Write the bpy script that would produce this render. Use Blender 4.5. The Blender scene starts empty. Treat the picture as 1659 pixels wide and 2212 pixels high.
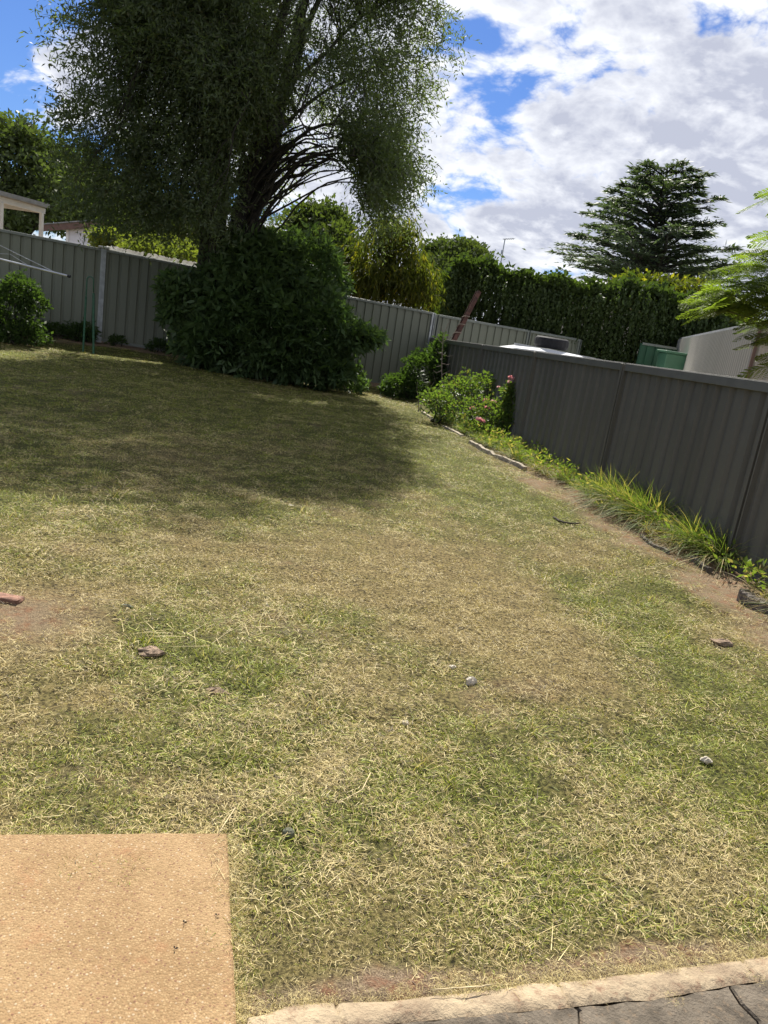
import bpy, math, random
import numpy as np
from mathutils import Matrix, Vector
rng = np.random.default_rng(7); random.seed(7)
SC = bpy.context.scene; COL = SC.collection
# ------------------------------------------------------------------ camera
F, PITCH, ROLL, EYE = 1650.0, math.radians(14.0), math.radians(8.8), 1.5   # focal length in px of a 1659 x 2212 frame
CP, SP, CR, SR = math.cos(PITCH), math.sin(PITCH), math.cos(ROLL), math.sin(ROLL)
cam = bpy.data.cameras.new('camera'); camo = bpy.data.objects.new('camera', cam); COL.objects.link(camo)
cam.sensor_fit = 'VERTICAL'; cam.sensor_height = 24; cam.lens = F / 2212 * 24
cam.clip_start = .05; cam.clip_end = 3000
rt = Vector((CR, SR*SP, SR*CP)); up = Vector((-SR, CR*SP, CR*CP)); fw = Vector((0, CP, -SP))
m = Matrix((rt, up, -fw)).transposed().to_4x4(); m.translation = (0, 0, EYE); camo.matrix_world = m
SC.camera = camo
SC.view_settings.view_transform = 'Standard'; SC.view_settings.look = 'None'
SC.view_settings.gamma = 1; SC.view_settings.use_curve_mapping = False
SC.view_settings.exposure = 0.95
SC.cycles.max_bounces = 6; SC.cycles.transparent_max_bounces = 4
# ------------------------------------------------------------------ sun and sky
SUN_EL, SUN_AZ = math.radians(51.5), math.radians(-5)        # azimuth measured from +Y towards +X
w = bpy.data.worlds.new('World'); SC.world = w; w.use_nodes = True
nt = w.node_tree; N = nt.nodes; L = nt.links
bgd = N['Background']; bgd.inputs[1].default_value = 0.1
sky = N.new('ShaderNodeTexSky'); sky.sky_type = 'NISHITA'; sky.sun_disc = False
sky.sun_elevation = SUN_EL; sky.sun_rotation = SUN_AZ
sky.air_density = 1.0; sky.dust_density = 0.3; sky.ozone_density = 3.0
def nd(tree, t, **k):
    n = tree.nodes.new(t)
    for a, b in k.items(): setattr(n, a, b)
    return n
def mth(tree, op, a, b=None, c=None, clamp=False):
    n = tree.nodes.new('ShaderNodeMath'); n.operation = op; n.use_clamp = clamp
    for i, v in enumerate((a, b, c)):
        if v is None: continue
        if isinstance(v, (int, float)): n.inputs[i].default_value = v
        else: tree.links.new(v, n.inputs[i])
    return n.outputs[0]
def mixc(tree, f, a, b, mode='MIX'):
    n = tree.nodes.new('ShaderNodeMix'); n.data_type = 'RGBA'; n.blend_type = mode
    for s, v in ((n.inputs[0], f), (n.inputs[6], a), (n.inputs[7], b)):
        if isinstance(v, (int, float)): s.default_value = v
        elif isinstance(v, tuple): s.default_value = (*v[:3], 1)
        else: tree.links.new(v, s)
    return n.outputs[2]
def noise(tree, vec, scale, detail=2, rough=.5, dist=0.):
    n = tree.nodes.new('ShaderNodeTexNoise'); n.inputs['Scale'].default_value = scale
    n.inputs['Detail'].default_value = detail; n.inputs['Roughness'].default_value = rough
    n.inputs['Distortion'].default_value = dist
    if vec is not None: tree.links.new(vec, n.inputs['Vector'])
    return n.outputs[0]
def ramp(tree, f, lo, hi):
    n = tree.nodes.new('ShaderNodeMapRange'); n.interpolation_type = 'SMOOTHSTEP'
    tree.links.new(f, n.inputs[0]); n.inputs[1].default_value = lo; n.inputs[2].default_value = hi
    return n.outputs[0]
tc = N.new('ShaderNodeTexCoord'); sep = N.new('ShaderNodeSeparateXYZ'); L.new(tc.outputs['Generated'], sep.inputs[0])
zz = mth(nt, 'ADD', mth(nt, 'MAXIMUM', sep.outputs[2], 0.0), 0.50)
def cloudpos(ox, oy):
    cx = mth(nt, 'ADD', mth(nt, 'DIVIDE', sep.outputs[0], zz), ox); cy = mth(nt, 'ADD', mth(nt, 'DIVIDE', sep.outputs[1], zz), oy)
    cb = N.new('ShaderNodeCombineXYZ'); L.new(cx, cb.inputs[0]); L.new(cy, cb.inputs[1])
    mp = N.new('ShaderNodeMapping'); L.new(cb.outputs[0], mp.inputs[0])
    mp.inputs['Rotation'].default_value = (0, 0, .35); mp.inputs['Scale'].default_value = (1.0, 1.15, 1)
    mp.inputs['Location'].default_value = (3.7, 1.2, 0)
    return mp.outputs[0]
def cloudd(ox, oy):
    p = cloudpos(ox, oy)
    big = noise(nt, p, 2.6, 2, .5)
    wv = N.new('ShaderNodeTexNoise'); wv.inputs['Scale'].default_value = 3.; wv.inputs['Detail'].default_value = 3; L.new(p, wv.inputs['Vector'])
    va = N.new('ShaderNodeVectorMath'); va.operation = 'MULTIPLY_ADD'; L.new(wv.outputs['Color'], va.inputs[0]); va.inputs[1].default_value = (.22, .22, .22); L.new(p, va.inputs[2])
    vo = N.new('ShaderNodeTexVoronoi'); vo.feature = 'F1'; vo.normalize = True; vo.inputs['Scale'].default_value = 8.; vo.inputs['Detail'].default_value = 4.5; vo.inputs['Roughness'].default_value = .55; vo.inputs['Lacunarity'].default_value = 2.2
    L.new(va.outputs[0], vo.inputs['Vector']); fine = noise(nt, p, 13., 8, .6)
    return mth(nt, 'ADD', mth(nt, 'MULTIPLY', big, .50), mth(nt, 'ADD', mth(nt, 'MULTIPLY', mth(nt, 'SUBTRACT', 1., vo.outputs['Distance']), .44), mth(nt, 'MULTIPLY', fine, .16)))
CA = .560
d0 = cloudd(0, 0); d1 = cloudd(.004, .022)
cover = ramp(nt, sep.outputs[0], -.50, .10)                      # the cloud bank thins out towards the left
cov = mth(nt, 'MULTIPLY', mth(nt, 'SUBTRACT', cover, .54), .11)
dens = mth(nt, 'ADD', d0, mth(nt, 'ADD', cov, -.012))
alpha = ramp(nt, dens, CA, CA+.07)
thick = ramp(nt, dens, CA+.025, CA+.13)
lit = mth(nt, 'MULTIPLY', mth(nt, 'SUBTRACT', d0, d1), 6.0)
shade = mth(nt, 'ADD', mth(nt, 'MULTIPLY', thick, -.80), mth(nt, 'ADD', mth(nt, 'MULTIPLY', lit, 1.5), .98), clamp=True)
ccol = mixc(nt, shade, (3.0, 3.15, 3.75), (5.7, 5.8, 6.0))
skyb = mixc(nt, 1., sky.outputs[0], (.27, .37, .57), 'MULTIPLY')
L.new(mixc(nt, mth(nt, 'MULTIPLY', alpha, .97), skyb, ccol), bgd.inputs[0])
sun = bpy.data.lights.new('sun', 'SUN'); sun.energy = 5.0; sun.angle = math.radians(.53); sun.color = (1, .95, .86)
so = bpy.data.objects.new('sun', sun); COL.objects.link(so)
sd = Vector((math.sin(SUN_AZ)*math.cos(SUN_EL), math.cos(SUN_AZ)*math.cos(SUN_EL), math.sin(SUN_EL)))
so.rotation_euler = sd.to_track_quat('Z', 'Y').to_euler(); so.location = (0, 0, 30)
# ------------------------------------------------------------------ helpers
def ray(x, y):
    xr = (x-829.5)/F; yr = (1106-y)/F
    X = xr*CR - yr*SR; u = xr*SR + yr*CR
    return np.array([X, CP+u*SP, -SP+u*CP])
def at(x, y, Y):
    r = ray(x, y); return np.array([0, 0, EYE]) + r*(Y/r[1])
def grd(x, y, z=0.0):
    r = ray(x, y); return np.array([0, 0, EYE]) + r*((z-EYE)/r[2])
def obj(name, me, mat=None, parent=None):
    o = bpy.data.objects.new(name, me); COL.objects.link(o)
    if mat is not None and not me.materials: me.materials.append(mat)
    if parent is not None: o.parent = parent
    return o
def tag(o, label=None, cat=None, group=None, kind=None):
    if label: o['label'] = label
    if cat: o['category'] = cat
    if group: o['group'] = group
    if kind: o['kind'] = kind
    return o
ORG = {}
def thing(name, loc, label, cat, group=None):
    o = bpy.data.objects.new(name, None); COL.objects.link(o); o.location = [float(v) for v in loc]
    o.empty_display_size = .1; ORG[o.name] = np.array(loc, float); return tag(o, label, cat, group)
def org(p):
    while p is not None:
        if p.name in ORG: return ORG[p.name]
        p = p.parent
    return np.zeros(3)
def npmesh(name, V, Fc, mat=None, parent=None, smooth=False, origin=None):
    """V (n,3); Fc (m,k) int array of equal-sized faces"""
    me = bpy.data.meshes.new(name); V = np.asarray(V, np.float32); Fc = np.asarray(Fc, np.int32)
    o0 = org(parent) if origin is None else np.asarray(origin)
    V = V - o0.astype(np.float32)
    m_, k = Fc.shape
    me.vertices.add(len(V)); me.vertices.foreach_set('co', V.ravel())
    me.loops.add(m_*k); me.loops.foreach_set('vertex_index', Fc.ravel())
    me.polygons.add(m_); me.polygons.foreach_set('loop_start', np.arange(0, m_*k, k, dtype=np.int32))
    me.polygons.foreach_set('loop_total', np.full(m_, k, np.int32))
    if smooth: me.polygons.foreach_set('use_smooth', np.ones(m_, bool))
    me.update(calc_edges=True)
    o = obj(name, me, mat, parent)
    if origin is not None and parent is None: o.location = [float(v) for v in origin]
    return o
class MB:
    def __init__(s): s.v = []; s.f = []
    def add(s, V, Fc):
        b = len(s.v); s.v += [tuple(map(float, p)) for p in V]; s.f += [tuple(b+i for i in f) for f in Fc]; return s
    def box(s, c, sz, rz=0., M=None):
        hx, hy, hz = sz[0]/2, sz[1]/2, sz[2]/2
        V = [np.array((a*hx, b*hy, d*hz)) for a in (-1, 1) for b in (-1, 1) for d in (-1, 1)]
        if M is not None: V = [M@v for v in V]
        cz, sn = math.cos(rz), math.sin(rz)
        V = [(c[0]+v[0]*cz-v[1]*sn, c[1]+v[0]*sn+v[1]*cz, c[2]+v[2]) for v in V]
        return s.add(V, [(0,1,3,2),(4,6,7,5),(0,4,5,1),(2,3,7,6),(0,2,6,4),(1,5,7,3)])
    def beam(s, a, b, wd, ht, upv=(0, 0, 1)):
        a = np.array(a, float); b = np.array(b, float); d = b-a; d /= np.linalg.norm(d)
        r = np.cross(d, upv); r /= np.linalg.norm(r)+1e-9; u = np.cross(r, d)
        V = [p + r*i*wd/2 + u*j*ht/2 for p in (a, b) for (i, j) in ((-1,-1),(1,-1),(1,1),(-1,1))]
        return s.add(V, [(0,1,2,3),(7,6,5,4),(0,4,5,1),(1,5,6,2),(2,6,7,3),(3,7,4,0)])
    def tube(s, pts, rad, n=8, cap=True):
        V, Fc = tube(pts, rad, n); s.add(V, Fc.tolist())
        if cap:
            b = len(s.v)-len(V); s.f.append(tuple(b+i for i in range(n))[::-1]); s.f.append(tuple(b+len(V)-n+i for i in range(n)))
        return s
    def build(s, name, mat=None, parent=None, smooth=False, origin=None, bevel=0):
        me = bpy.data.meshes.new(name); o0 = org(parent) if origin is None else np.asarray(origin, float)
        me.from_pydata([tuple(np.array(p)-o0) for p in s.v], [], s.f)
        if smooth: me.polygons.foreach_set('use_smooth', np.ones(len(s.f), bool))
        me.update(); o = obj(name, me, mat, parent)
        if origin is not None and parent is None: o.location = [float(v) for v in origin]
        if bevel:
            bm_ = o.modifiers.new('bevel', 'BEVEL'); bm_.width = bevel; bm_.segments = 2
        return o
def tube(pts, rad, n=6):
    P = np.array(pts, float); k = len(P); R = np.broadcast_to(np.asarray(rad, float), (k,))
    T = np.gradient(P, axis=0); T /= np.linalg.norm(T, axis=1)[:, None]+1e-9
    ref = np.array([0, 0, 1.]) if abs(T[:, 2]).mean() < .8 else np.array([1., 0, 0])
    A = np.cross(T, ref); A /= np.linalg.norm(A, axis=1)[:, None]+1e-9; B = np.cross(T, A)
    th = np.arange(n)*2*np.pi/n
    V = P[:, None]+R[:, None, None]*(A[:, None]*np.cos(th)[None, :, None]+B[:, None]*np.sin(th)[None, :, None])
    i = np.arange(k-1)[:, None]*n; j = np.arange(n)[None]; j2 = (j+1) % n
    Fc = np.stack([i+j, i+j2, i+n+j2, i+n+j], -1).reshape(-1, 4)
    return V.reshape(-1, 3), Fc
class NB:                                                             # accumulates numpy quads
    def __init__(s): s.V = []; s.F = []; s.n = 0
    def add(s, V, Fc): s.V.append(V); s.F.append(Fc+s.n); s.n += len(V); return s
    def build(s, name, mat, parent=None, smooth=False, origin=None): return npmesh(name, np.concatenate(s.V), np.concatenate(s.F), mat, parent, smooth, origin)
def unit(a): return a/(np.linalg.norm(a, axis=-1, keepdims=True)+1e-9)
def rnd(n): return unit(rng.normal(size=(n, 3)))
def leaves(pos, d, Ln, Wd, roll=None, fold=.15):
    """diamond leaves: quads"""
    n = len(pos); d = unit(d); r = roll if roll is not None else rnd(n)
    s = unit(np.cross(d, r)); u = np.cross(s, d)
    Ln = np.broadcast_to(Ln, (n,))[:, None]; Wd = np.broadcast_to(Wd, (n,))[:, None]
    a = pos; t = pos+d*Ln; mid = pos+d*Ln*.45+u*Wd*fold
    V = np.stack([a, mid+s*Wd/2, t, mid-s*Wd/2], 1).reshape(-1, 3)
    return V, np.arange(n*4).reshape(n, 4)
def blades(pos, d, Ln, Wd, droop, seg=3):
    """curved grass blades as strips; returns quads"""
    n = len(pos); d = unit(d); s = unit(np.cross(d, np.array([0, 0, 1.])+rng.normal(size=(n, 3))*.4))
    Ln = np.broadcast_to(Ln, (n,))[:, None]; Wd = np.broadcast_to(Wd, (n,))[:, None]; droop = np.broadcast_to(droop, (n,))[:, None]
    h = d.copy(); h[:, 2] = 0; h = unit(h)
    rows = []
    for k in range(seg+1):
        t = k/seg; p = pos+d*Ln*t+h*Ln*droop*t*t*.6-np.array([0, 0, 1.])*Ln*droop*t*t*.7
        wv = Wd*(1-t**1.6*.92)*.5; rows += [p-s*wv, p+s*wv]
    V = np.stack(rows, 1).reshape(-1, 3); m_ = 2*(seg+1)
    b = np.arange(n)[:, None, None]*m_; q = np.array([[2*k, 2*k+1, 2*k+3, 2*k+2] for k in range(seg)])[None]
    return V, (b+q).reshape(-1, 4)
def sm(a, lo, hi):
    t = np.clip((a-lo)/(hi-lo), 0, 1); return t*t*(3-2*t)
# ------------------------------------------------------------------ materials
def newmat(name):
    mt = bpy.data.materials.new(name); mt.use_nodes = True; t = mt.node_tree
    return mt, t, t.nodes['Principled BSDF']
def plain(name, col, rough=.6, metal=0., var=.12, scale=6., bump=0., spec=.4, col2=None, streak=False, dirt=None):
    mt, t, b = newmat(name); g = nd(t, 'ShaderNodeNewGeometry'); pos = g.outputs['Position']
    if streak:
        mp = nd(t, 'ShaderNodeMapping'); t.links.new(pos, mp.inputs[0]); mp.inputs['Scale'].default_value = (1, 1, .12); pos = mp.outputs[0]
    f = ramp(t, noise(t, pos, scale, 5, .6), .3, .7)
    c2 = col2 or tuple(c*(1-var*2) for c in col)
    c = mixc(t, f, c2, tuple(min(1, c*(1+var)) for c in col))
    if dirt:
        f2 = ramp(t, noise(t, g.outputs['Position'], scale*3, 6, .7), .52, .72); c = mixc(t, mth(t, 'MULTIPLY', f2, dirt[3]), c, dirt[:3])
    t.links.new(c, b.inputs['Base Color']); b.inputs['Roughness'].default_value = rough; b.inputs['Metallic'].default_value = metal
    b.inputs['Specular IOR Level'].default_value = spec
    if bump:
        bp = nd(t, 'ShaderNodeBump'); bp.inputs['Strength'].default_value = bump; bp.inputs['Distance'].default_value = .01
        t.links.new(noise(t, g.outputs['Position'], scale*8, 6, .65), bp.inputs['Height']); t.links.new(bp.outputs[0], b.inputs['Normal'])
    return mt
def leafmat(name, a, b_, trans=.4, clump=1.2, c_=None, cfrac=.1, gloss=.25, tmul=(1.3, 1.5, .5)):
    mt, t, b = newmat(name); g = nd(t, 'ShaderNodeNewGeometry')
    f = mth(t, 'ADD', mth(t, 'MULTIPLY', g.outputs['Random Per Island'], .55), mth(t, 'MULTIPLY', noise(t, g.outputs['Position'], clump, 3), .6), clamp=True)
    c = mixc(t, f, a, b_)
    if c_:
        rr = mth(t, 'FRACT', mth(t, 'MULTIPLY', g.outputs['Random Per Island'], 37.7)); c = mixc(t, mth(t, 'LESS_THAN', rr, cfrac), c, c_)
    t.links.new(c, b.inputs['Base Color']); b.inputs['Roughness'].default_value = .5; b.inputs['Specular IOR Level'].default_value = gloss
    tr = nd(t, 'ShaderNodeBsdfTranslucent'); t.links.new(mixc(t, 1., c, tmul, 'MULTIPLY'), tr.inputs[0])
    mx = nd(t, 'ShaderNodeMixShader'); mx.inputs[0].default_value = trans
    t.links.new(b.outputs[0], mx.inputs[1]); t.links.new(tr.outputs[0], mx.inputs[2])
    t.links.new(mx.outputs[0], t.nodes['Material Output'].inputs[0]); return mt
M = {}
M['green_steel'] = plain('green_steel', (.170, .180, .135), .5, var=.05, scale=1.2, spec=.4, streak=True, dirt=(.15,.14,.11,.25))
M['green_rail'] = plain('green_rail', (.17, .185, .16), .42, var=.05, spec=.5)
M['galv'] = plain('galvanised', (.42, .44, .45), .42, var=.12, scale=9, metal=.3)
M['cap'] = plain('white_capping', (.62, .63, .60), .35, var=.1, scale=8, dirt=(.25, .2, .12, .4))
M['grey_steel'] = plain('grey_steel', (.118, .110, .090), .5, var=.08, scale=1.3, spec=.4, streak=True, dirt=(.16, .15, .13, .3))
M['grey_rail'] = plain('grey_rail', (.14, .136, .120), .38, var=.06, spec=.5)
M['plinth'] = plain('plinth_concrete', (.22, .175, .14), .9, var=.2, scale=3, bump=.4, dirt=(.13, .07, .04, .6))
M['bark'] = plain('bark', (.05, .044, .036), .9, var=.3, scale=8, bump=1.)
M['bark_pale'] = plain('bark_pale', (.24, .19, .15), .85, var=.25, scale=20, bump=.5)
M['willow'] = leafmat('willow_leaf', (.070, .088, .050), (.120, .145, .078), .55, 1.0, (.10, .10, .05), .06)
M['bushleaf'] = leafmat('bush_leaf', (.048, .088, .038), (.11, .16, .058), .36, 2.0, gloss=.45)
M['farleaf'] = leafmat('far_leaf', (.050, .072, .026), (.095, .118, .042), .38, .8)
M['rosyleaf'] = leafmat('drooping_leaf', (.040, .058, .012), (.11, .115, .022), .55, 1.2, (.22, .19, .03), .12)
M['vineleaf'] = leafmat('vine_leaf', (.030, .052, .018), (.080, .11, .032), .38, 1.5)
M['cedar'] = leafmat('cedar_needle', (.045, .065, .045), (.080, .105, .068), .32, .8)
M['jaca'] = leafmat('frond_leaf', (.11, .15, .03), (.20, .245, .055), .55, 2.5, gloss=.3)
M['roseleaf'] = leafmat('rose_leaf', (.065, .105, .028), (.15, .20, .055), .45, 5.0, (.16, .14, .06), .08, gloss=.5)
M['weed'] = leafmat('weed_blade', (.085, .125, .030), (.19, .235, .060), .45, 3.0, (.40, .32, .15), .25)
M['drystem'] = leafmat('dry_stem', (.22, .16, .08), (.38, .30, .16), .3, 5.0)
M['lowleaf'] = leafmat('low_leaf', (.035, .06, .02), (.07, .11, .035), .4, 3.0)
M['litshrub'] = leafmat('lit_shrub_leaf', (.09, .12, .03), (.21, .22, .06), .5, 3.0)
M['white'] = plain('white_paint', (.82, .82, .81), .45, var=.04, scale=3)
M['board'] = plain('weatherboard_paint', (.74, .75, .80), .6, var=.04, scale=2)
M['brownroof'] = plain('brown_fascia', (.16, .10, .08), .6, var=.1)
M['roofgrey'] = plain('grey_roof', (.30, .31, .32), .5, var=.1)
M['rust'] = plain('rust', (.085, .038, .028), .85, var=.3, scale=12, bump=.5, dirt=(.07, .03, .02, .7))
M['beige'] = plain('beige_steel', (.44, .41, .35), .5, var=.04, scale=1.5, streak=True)
M['dkgreen'] = plain('dark_green_steel', (.025, .085, .045), .5, var=.1, scale=2)
M['midgreen'] = plain('mid_green_plastic', (.05, .13, .075), .5, var=.1, scale=2)
M['rubber'] = plain('rubber', (.018, .018, .02), .75, var=.2, scale=30)
M['carpaint'] = plain('car_paint', (.72, .73, .74), .18, var=.02, spec=.6)
M['glass'] = plain('car_glass', (.03, .035, .045), .06, var=.02, spec=.8)
M['greenpaint'] = plain('green_paint', (.04, .12, .07), .45, var=.15, scale=20)
M['alu'] = plain('aluminium', (.42, .43, .44), .35, metal=.6, var=.1)
M['pink'] = leafmat('pink_petal', (.66, .30, .34), (.80, .50, .50), .4, 5, tmul=(1.2, .9, .9))
M['palepink'] = leafmat('pale_petal', (.75, .5, .5), (.85, .66, .62), .4, 5, tmul=(1.1, .9, .9))
M['stone_white'] = plain('white_stone', (.60, .53, .42), .8, var=.15, scale=25, bump=.6)
M['stone_grey'] = plain('grey_stone', (.15, .155, .10), .8, var=.2, scale=25, bump=.6)
M['clod'] = plain('earth_clod', (.36, .26, .18), .95, var=.3, scale=40, bump=1.)
M['brick'] = plain('red_brick', (.30, .16, .11), .9, var=.25, scale=25, bump=.6, dirt=(.35, .28, .2, .6))
M['timber'] = plain('weathered_timber', (.17, .145, .12), .9, var=.35, scale=18, bump=1.)
M['straw'] = plain('straw', (.58, .47, .27), .8, var=.2, scale=30)
M['darkstick'] = plain('dark_stick', (.05, .04, .03), .9, var=.3, scale=20, bump=.5)
# ------------------------------------------------------------------ the yard's plan
GB = [grd(*p)[:2] for p in ((880, 868), (905, 893), (1000, 945), (1130, 1012), (1270, 1098), (1380, 1162), (1440, 1200), (1530, 1238), (1659, 1325))]
GB = [GB[0]+(GB[0]-GB[1])*1.0] + GB + [GB[-1]+(GB[-1]-GB[-2])*4]
GBx = np.array([p[0] for p in GB][::-1]); GBy = np.array([p[1] for p in GB][::-1])
def bedx(y): return np.interp(y, GBy, GBx)                            # x of the edge between lawn and bed
FB0, FBd = np.array([-6.16, 15.43]), unit(np.array([5.95, 2.05]))      # back fence line: left pale post and direction
def fby(x): return FB0[1]+(x-FB0[0])*FBd[1]/FBd[0]
CORN = np.array([.45, fby(.45)])
G2 = np.array([2.28, 8.26]); FGd = unit(G2-CORN)
def fgx(y): return CORN[0]+(y-CORN[1])*FGd[0]/FGd[1]
# value noise for the dryness map
def vnoise(x, y, s, seed):
    r = np.random.default_rng(seed); T = r.random((256, 256)); x = x*s+50.3; y = y*s+50.7
    xi = np.floor(x).astype(int); yi = np.floor(y).astype(int); fx = x-xi; fy = y-yi; fx = fx*fx*(3-2*fx); fy = fy*fy*(3-2*fy)
    g = lambda a, b: T[a % 256, b % 256]
    return (g(xi, yi)*(1-fx)+g(xi+1, yi)*fx)*(1-fy)+(g(xi, yi+1)*(1-fx)+g(xi+1, yi+1)*fx)*fy
def fbm(x, y, s, seed, o=4):
    a = 0; t = 0
    for k in range(o): a = a+vnoise(x, y, s*2**k, seed+k)*.55**k; t += .55**k
    return a/t
def gz(x, y):
    x = np.asarray(x, float); y = np.asarray(y, float); z = .12*sm(y, 7, 15)*sm(-x, -1, 7)
    z = z+.09*sm(y-(FB0[1]+(x-FB0[0])*FBd[1]/FBd[0]-1.6), 0, 1.)
    z = z+.012*np.sin(x*1.9+.7*np.sin(y*1.3))*np.cos(y*1.6+.5*np.sin(x*2.1))+.008*np.sin(x*5.3+y*3.1)*np.sin(y*4.7-x*1.7)
    z = z*(sm(y, 1.5, 3.2)*.9+.1)+.024*(fbm(x, y, 6.5, 401, 3)-.5)*2*(sm(y, 1.3, 2.6)*.8+.2)*sm(14-y, 0, 6)
    return z
SA, SB = grd(490, 1820)[:2], grd(505, 2212)[:2]                        # slab corner and right edge
su = unit(grd(0, 1822)[:2]-SA); sv = unit(SB-SA)
def in_slab(x, y, mg=0.):
    a = (x-SA[0])*su[0]+(y-SA[1])*su[1]; b = (x-SA[0])*sv[0]+(y-SA[1])*sv[1]
    return (a > -mg) & (b > -mg)
KT = np.array([grd(*p)[:2] for p in ((560, 2190), (636, 2164), (850, 2158), (1084, 2131), (1258, 2111), (1452, 2090), (1659, 2062))])
KT = np.vstack([KT, KT[-1]+(KT[-1]-KT[-2])*6])
KB = np.array([grd(*p)[:2] for p in ((600, 2262), (700, 2240), (836, 2213), (1084, 2186), (1258, 2174), (1452, 2151), (1659, 2116))])
KB = np.vstack([KB, KB[-1]+(KB[-1]-KB[-2])*6])
def ky(x): return np.interp(x, KT[:, 0], KT[:, 1])
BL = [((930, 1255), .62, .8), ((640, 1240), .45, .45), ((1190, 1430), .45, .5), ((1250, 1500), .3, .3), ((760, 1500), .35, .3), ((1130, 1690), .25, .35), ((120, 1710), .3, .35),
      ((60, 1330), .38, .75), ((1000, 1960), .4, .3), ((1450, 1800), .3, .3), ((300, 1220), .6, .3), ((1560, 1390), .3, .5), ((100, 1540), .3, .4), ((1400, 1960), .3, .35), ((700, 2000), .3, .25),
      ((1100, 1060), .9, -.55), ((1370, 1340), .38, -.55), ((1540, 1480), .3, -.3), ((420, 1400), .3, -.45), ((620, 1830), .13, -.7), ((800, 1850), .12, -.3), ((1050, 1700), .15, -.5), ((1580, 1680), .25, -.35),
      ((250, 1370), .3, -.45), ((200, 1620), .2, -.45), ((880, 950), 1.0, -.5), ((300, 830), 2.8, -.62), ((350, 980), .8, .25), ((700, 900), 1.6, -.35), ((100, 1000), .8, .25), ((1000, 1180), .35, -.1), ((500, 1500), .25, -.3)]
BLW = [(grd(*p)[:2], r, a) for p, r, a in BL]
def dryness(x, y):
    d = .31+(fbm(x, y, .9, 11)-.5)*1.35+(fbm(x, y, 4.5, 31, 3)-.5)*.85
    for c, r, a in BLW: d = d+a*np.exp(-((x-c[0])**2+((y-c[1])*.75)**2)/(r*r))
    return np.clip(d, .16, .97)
def bareness(x, y):
    e = bedx(y)-x                                                     # metres left of the bed edge
    n = fbm(x, y, 3., 51, 4)
    b = .9*sm(.55-np.clip(e, -.2, 9)+(n-.5)*.9, .0, .6)*sm(11-y, -1, 3)
    b = np.maximum(b, sm(y-(fby(x)-.95)+(n-.5)*.8, 0, .35))
    k = y-ky(x); b = np.maximum(b, sm(.10-k+(n-.5)*.14, 0, .06)*(x > KT[0, 0]-.1))
    b = np.maximum(b, .8*np.exp(-(((x-grd(30, 1330)[0])/.35)**2+((y-grd(30, 1330)[1])/.28)**2)))
    b = np.maximum(b, .30*sm(n, .66, .78))
    return np.clip(b, 0, 1)
# ------------------------------------------------------------------ ground, lawn, slab, kerb, paving
def groundmat():
    mt, t, b = newmat('lawn_soil'); g = nd(t, 'ShaderNodeNewGeometry'); P = g.outputs['Position']
    ad = nd(t, 'ShaderNodeAttribute'); ad.attribute_name = 'dry'; ab = nd(t, 'ShaderNodeAttribute'); ab.attribute_name = 'bare'
    n1 = noise(t, P, 60, 6, .7); n2 = noise(t, P, 14, 5, .65); n3 = noise(t, P, 220, 3, .6)
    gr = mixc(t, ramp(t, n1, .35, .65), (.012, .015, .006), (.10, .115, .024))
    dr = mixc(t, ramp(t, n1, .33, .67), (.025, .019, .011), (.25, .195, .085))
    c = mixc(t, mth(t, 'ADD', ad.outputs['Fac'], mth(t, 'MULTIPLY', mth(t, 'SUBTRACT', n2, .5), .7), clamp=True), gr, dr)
    so_ = mixc(t, ramp(t, n3, .3, .7), (.11, .075, .048), (.31, .235, .155))
    so_ = mixc(t, ramp(t, n2, .45, .7), so_, (.20, .10, .06))
    c = mixc(t, mth(t, 'ADD', ab.outputs['Fac'], mth(t, 'MULTIPLY', mth(t, 'SUBTRACT', n1, .5), .9), clamp=True), c, so_)
    t.links.new(c, b.inputs['Base Color']); b.inputs['Roughness'].default_value = .95; b.inputs['Specular IOR Level'].default_value = .1
    bp = nd(t, 'ShaderNodeBump'); bp.inputs['Strength'].default_value = 1; bp.inputs['Distance'].default_value = .012
    t.links.new(mth(t, 'ADD', n1, mth(t, 'MULTIPLY', n3, .4)), bp.inputs['Height']); t.links.new(bp.outputs[0], b.inputs['Normal'])
    return mt
ys = np.concatenate([np.geomspace(.9, 6, 150), np.linspace(6, 24, 120)[1:]]); ys = np.concatenate([[-6, -2, .2], ys])
xs = np.concatenate([np.linspace(-22, -6, 20)[:-1], np.linspace(-6, 6, 220), np.linspace(6, 14, 10)[1:]])
X, Y = np.meshgrid(xs, ys); Z = gz(X, Y)
Z = Z-.012*(in_slab(X, Y))
Z = Z+.05*sm(X-bedx(Y), 0, .2)*sm(fgx(Y)-X, 0, .1)                    # the bed lies slightly proud
Z = np.where((Y < ky(X)) & (X > KT[0, 0]), -.03, Z)
Vg = np.stack([X, Y, Z], -1).reshape(-1, 3); ny, nx = X.shape
ii = np.arange(ny-1)[:, None]*nx+np.arange(nx-1)[None]
lawn = npmesh('lawn', Vg, np.stack([ii, ii+1, ii+nx+1, ii+nx], -1).reshape(-1, 4), groundmat(), smooth=True)
tag(lawn, kind='structure')
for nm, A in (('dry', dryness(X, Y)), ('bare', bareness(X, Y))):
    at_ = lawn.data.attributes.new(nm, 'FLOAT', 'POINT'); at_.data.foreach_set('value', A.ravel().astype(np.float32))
gb = MB(); gb.add([(-900, -300, -.06), (900, -300, -.06), (900, 1500, -.06), (-900, 1500, -.06)], [(0, 1, 2, 3)])
tag(gb.build('ground', plain('far_ground', (.10, .11, .05), .95, var=.3, scale=.3)), kind='structure')
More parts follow.
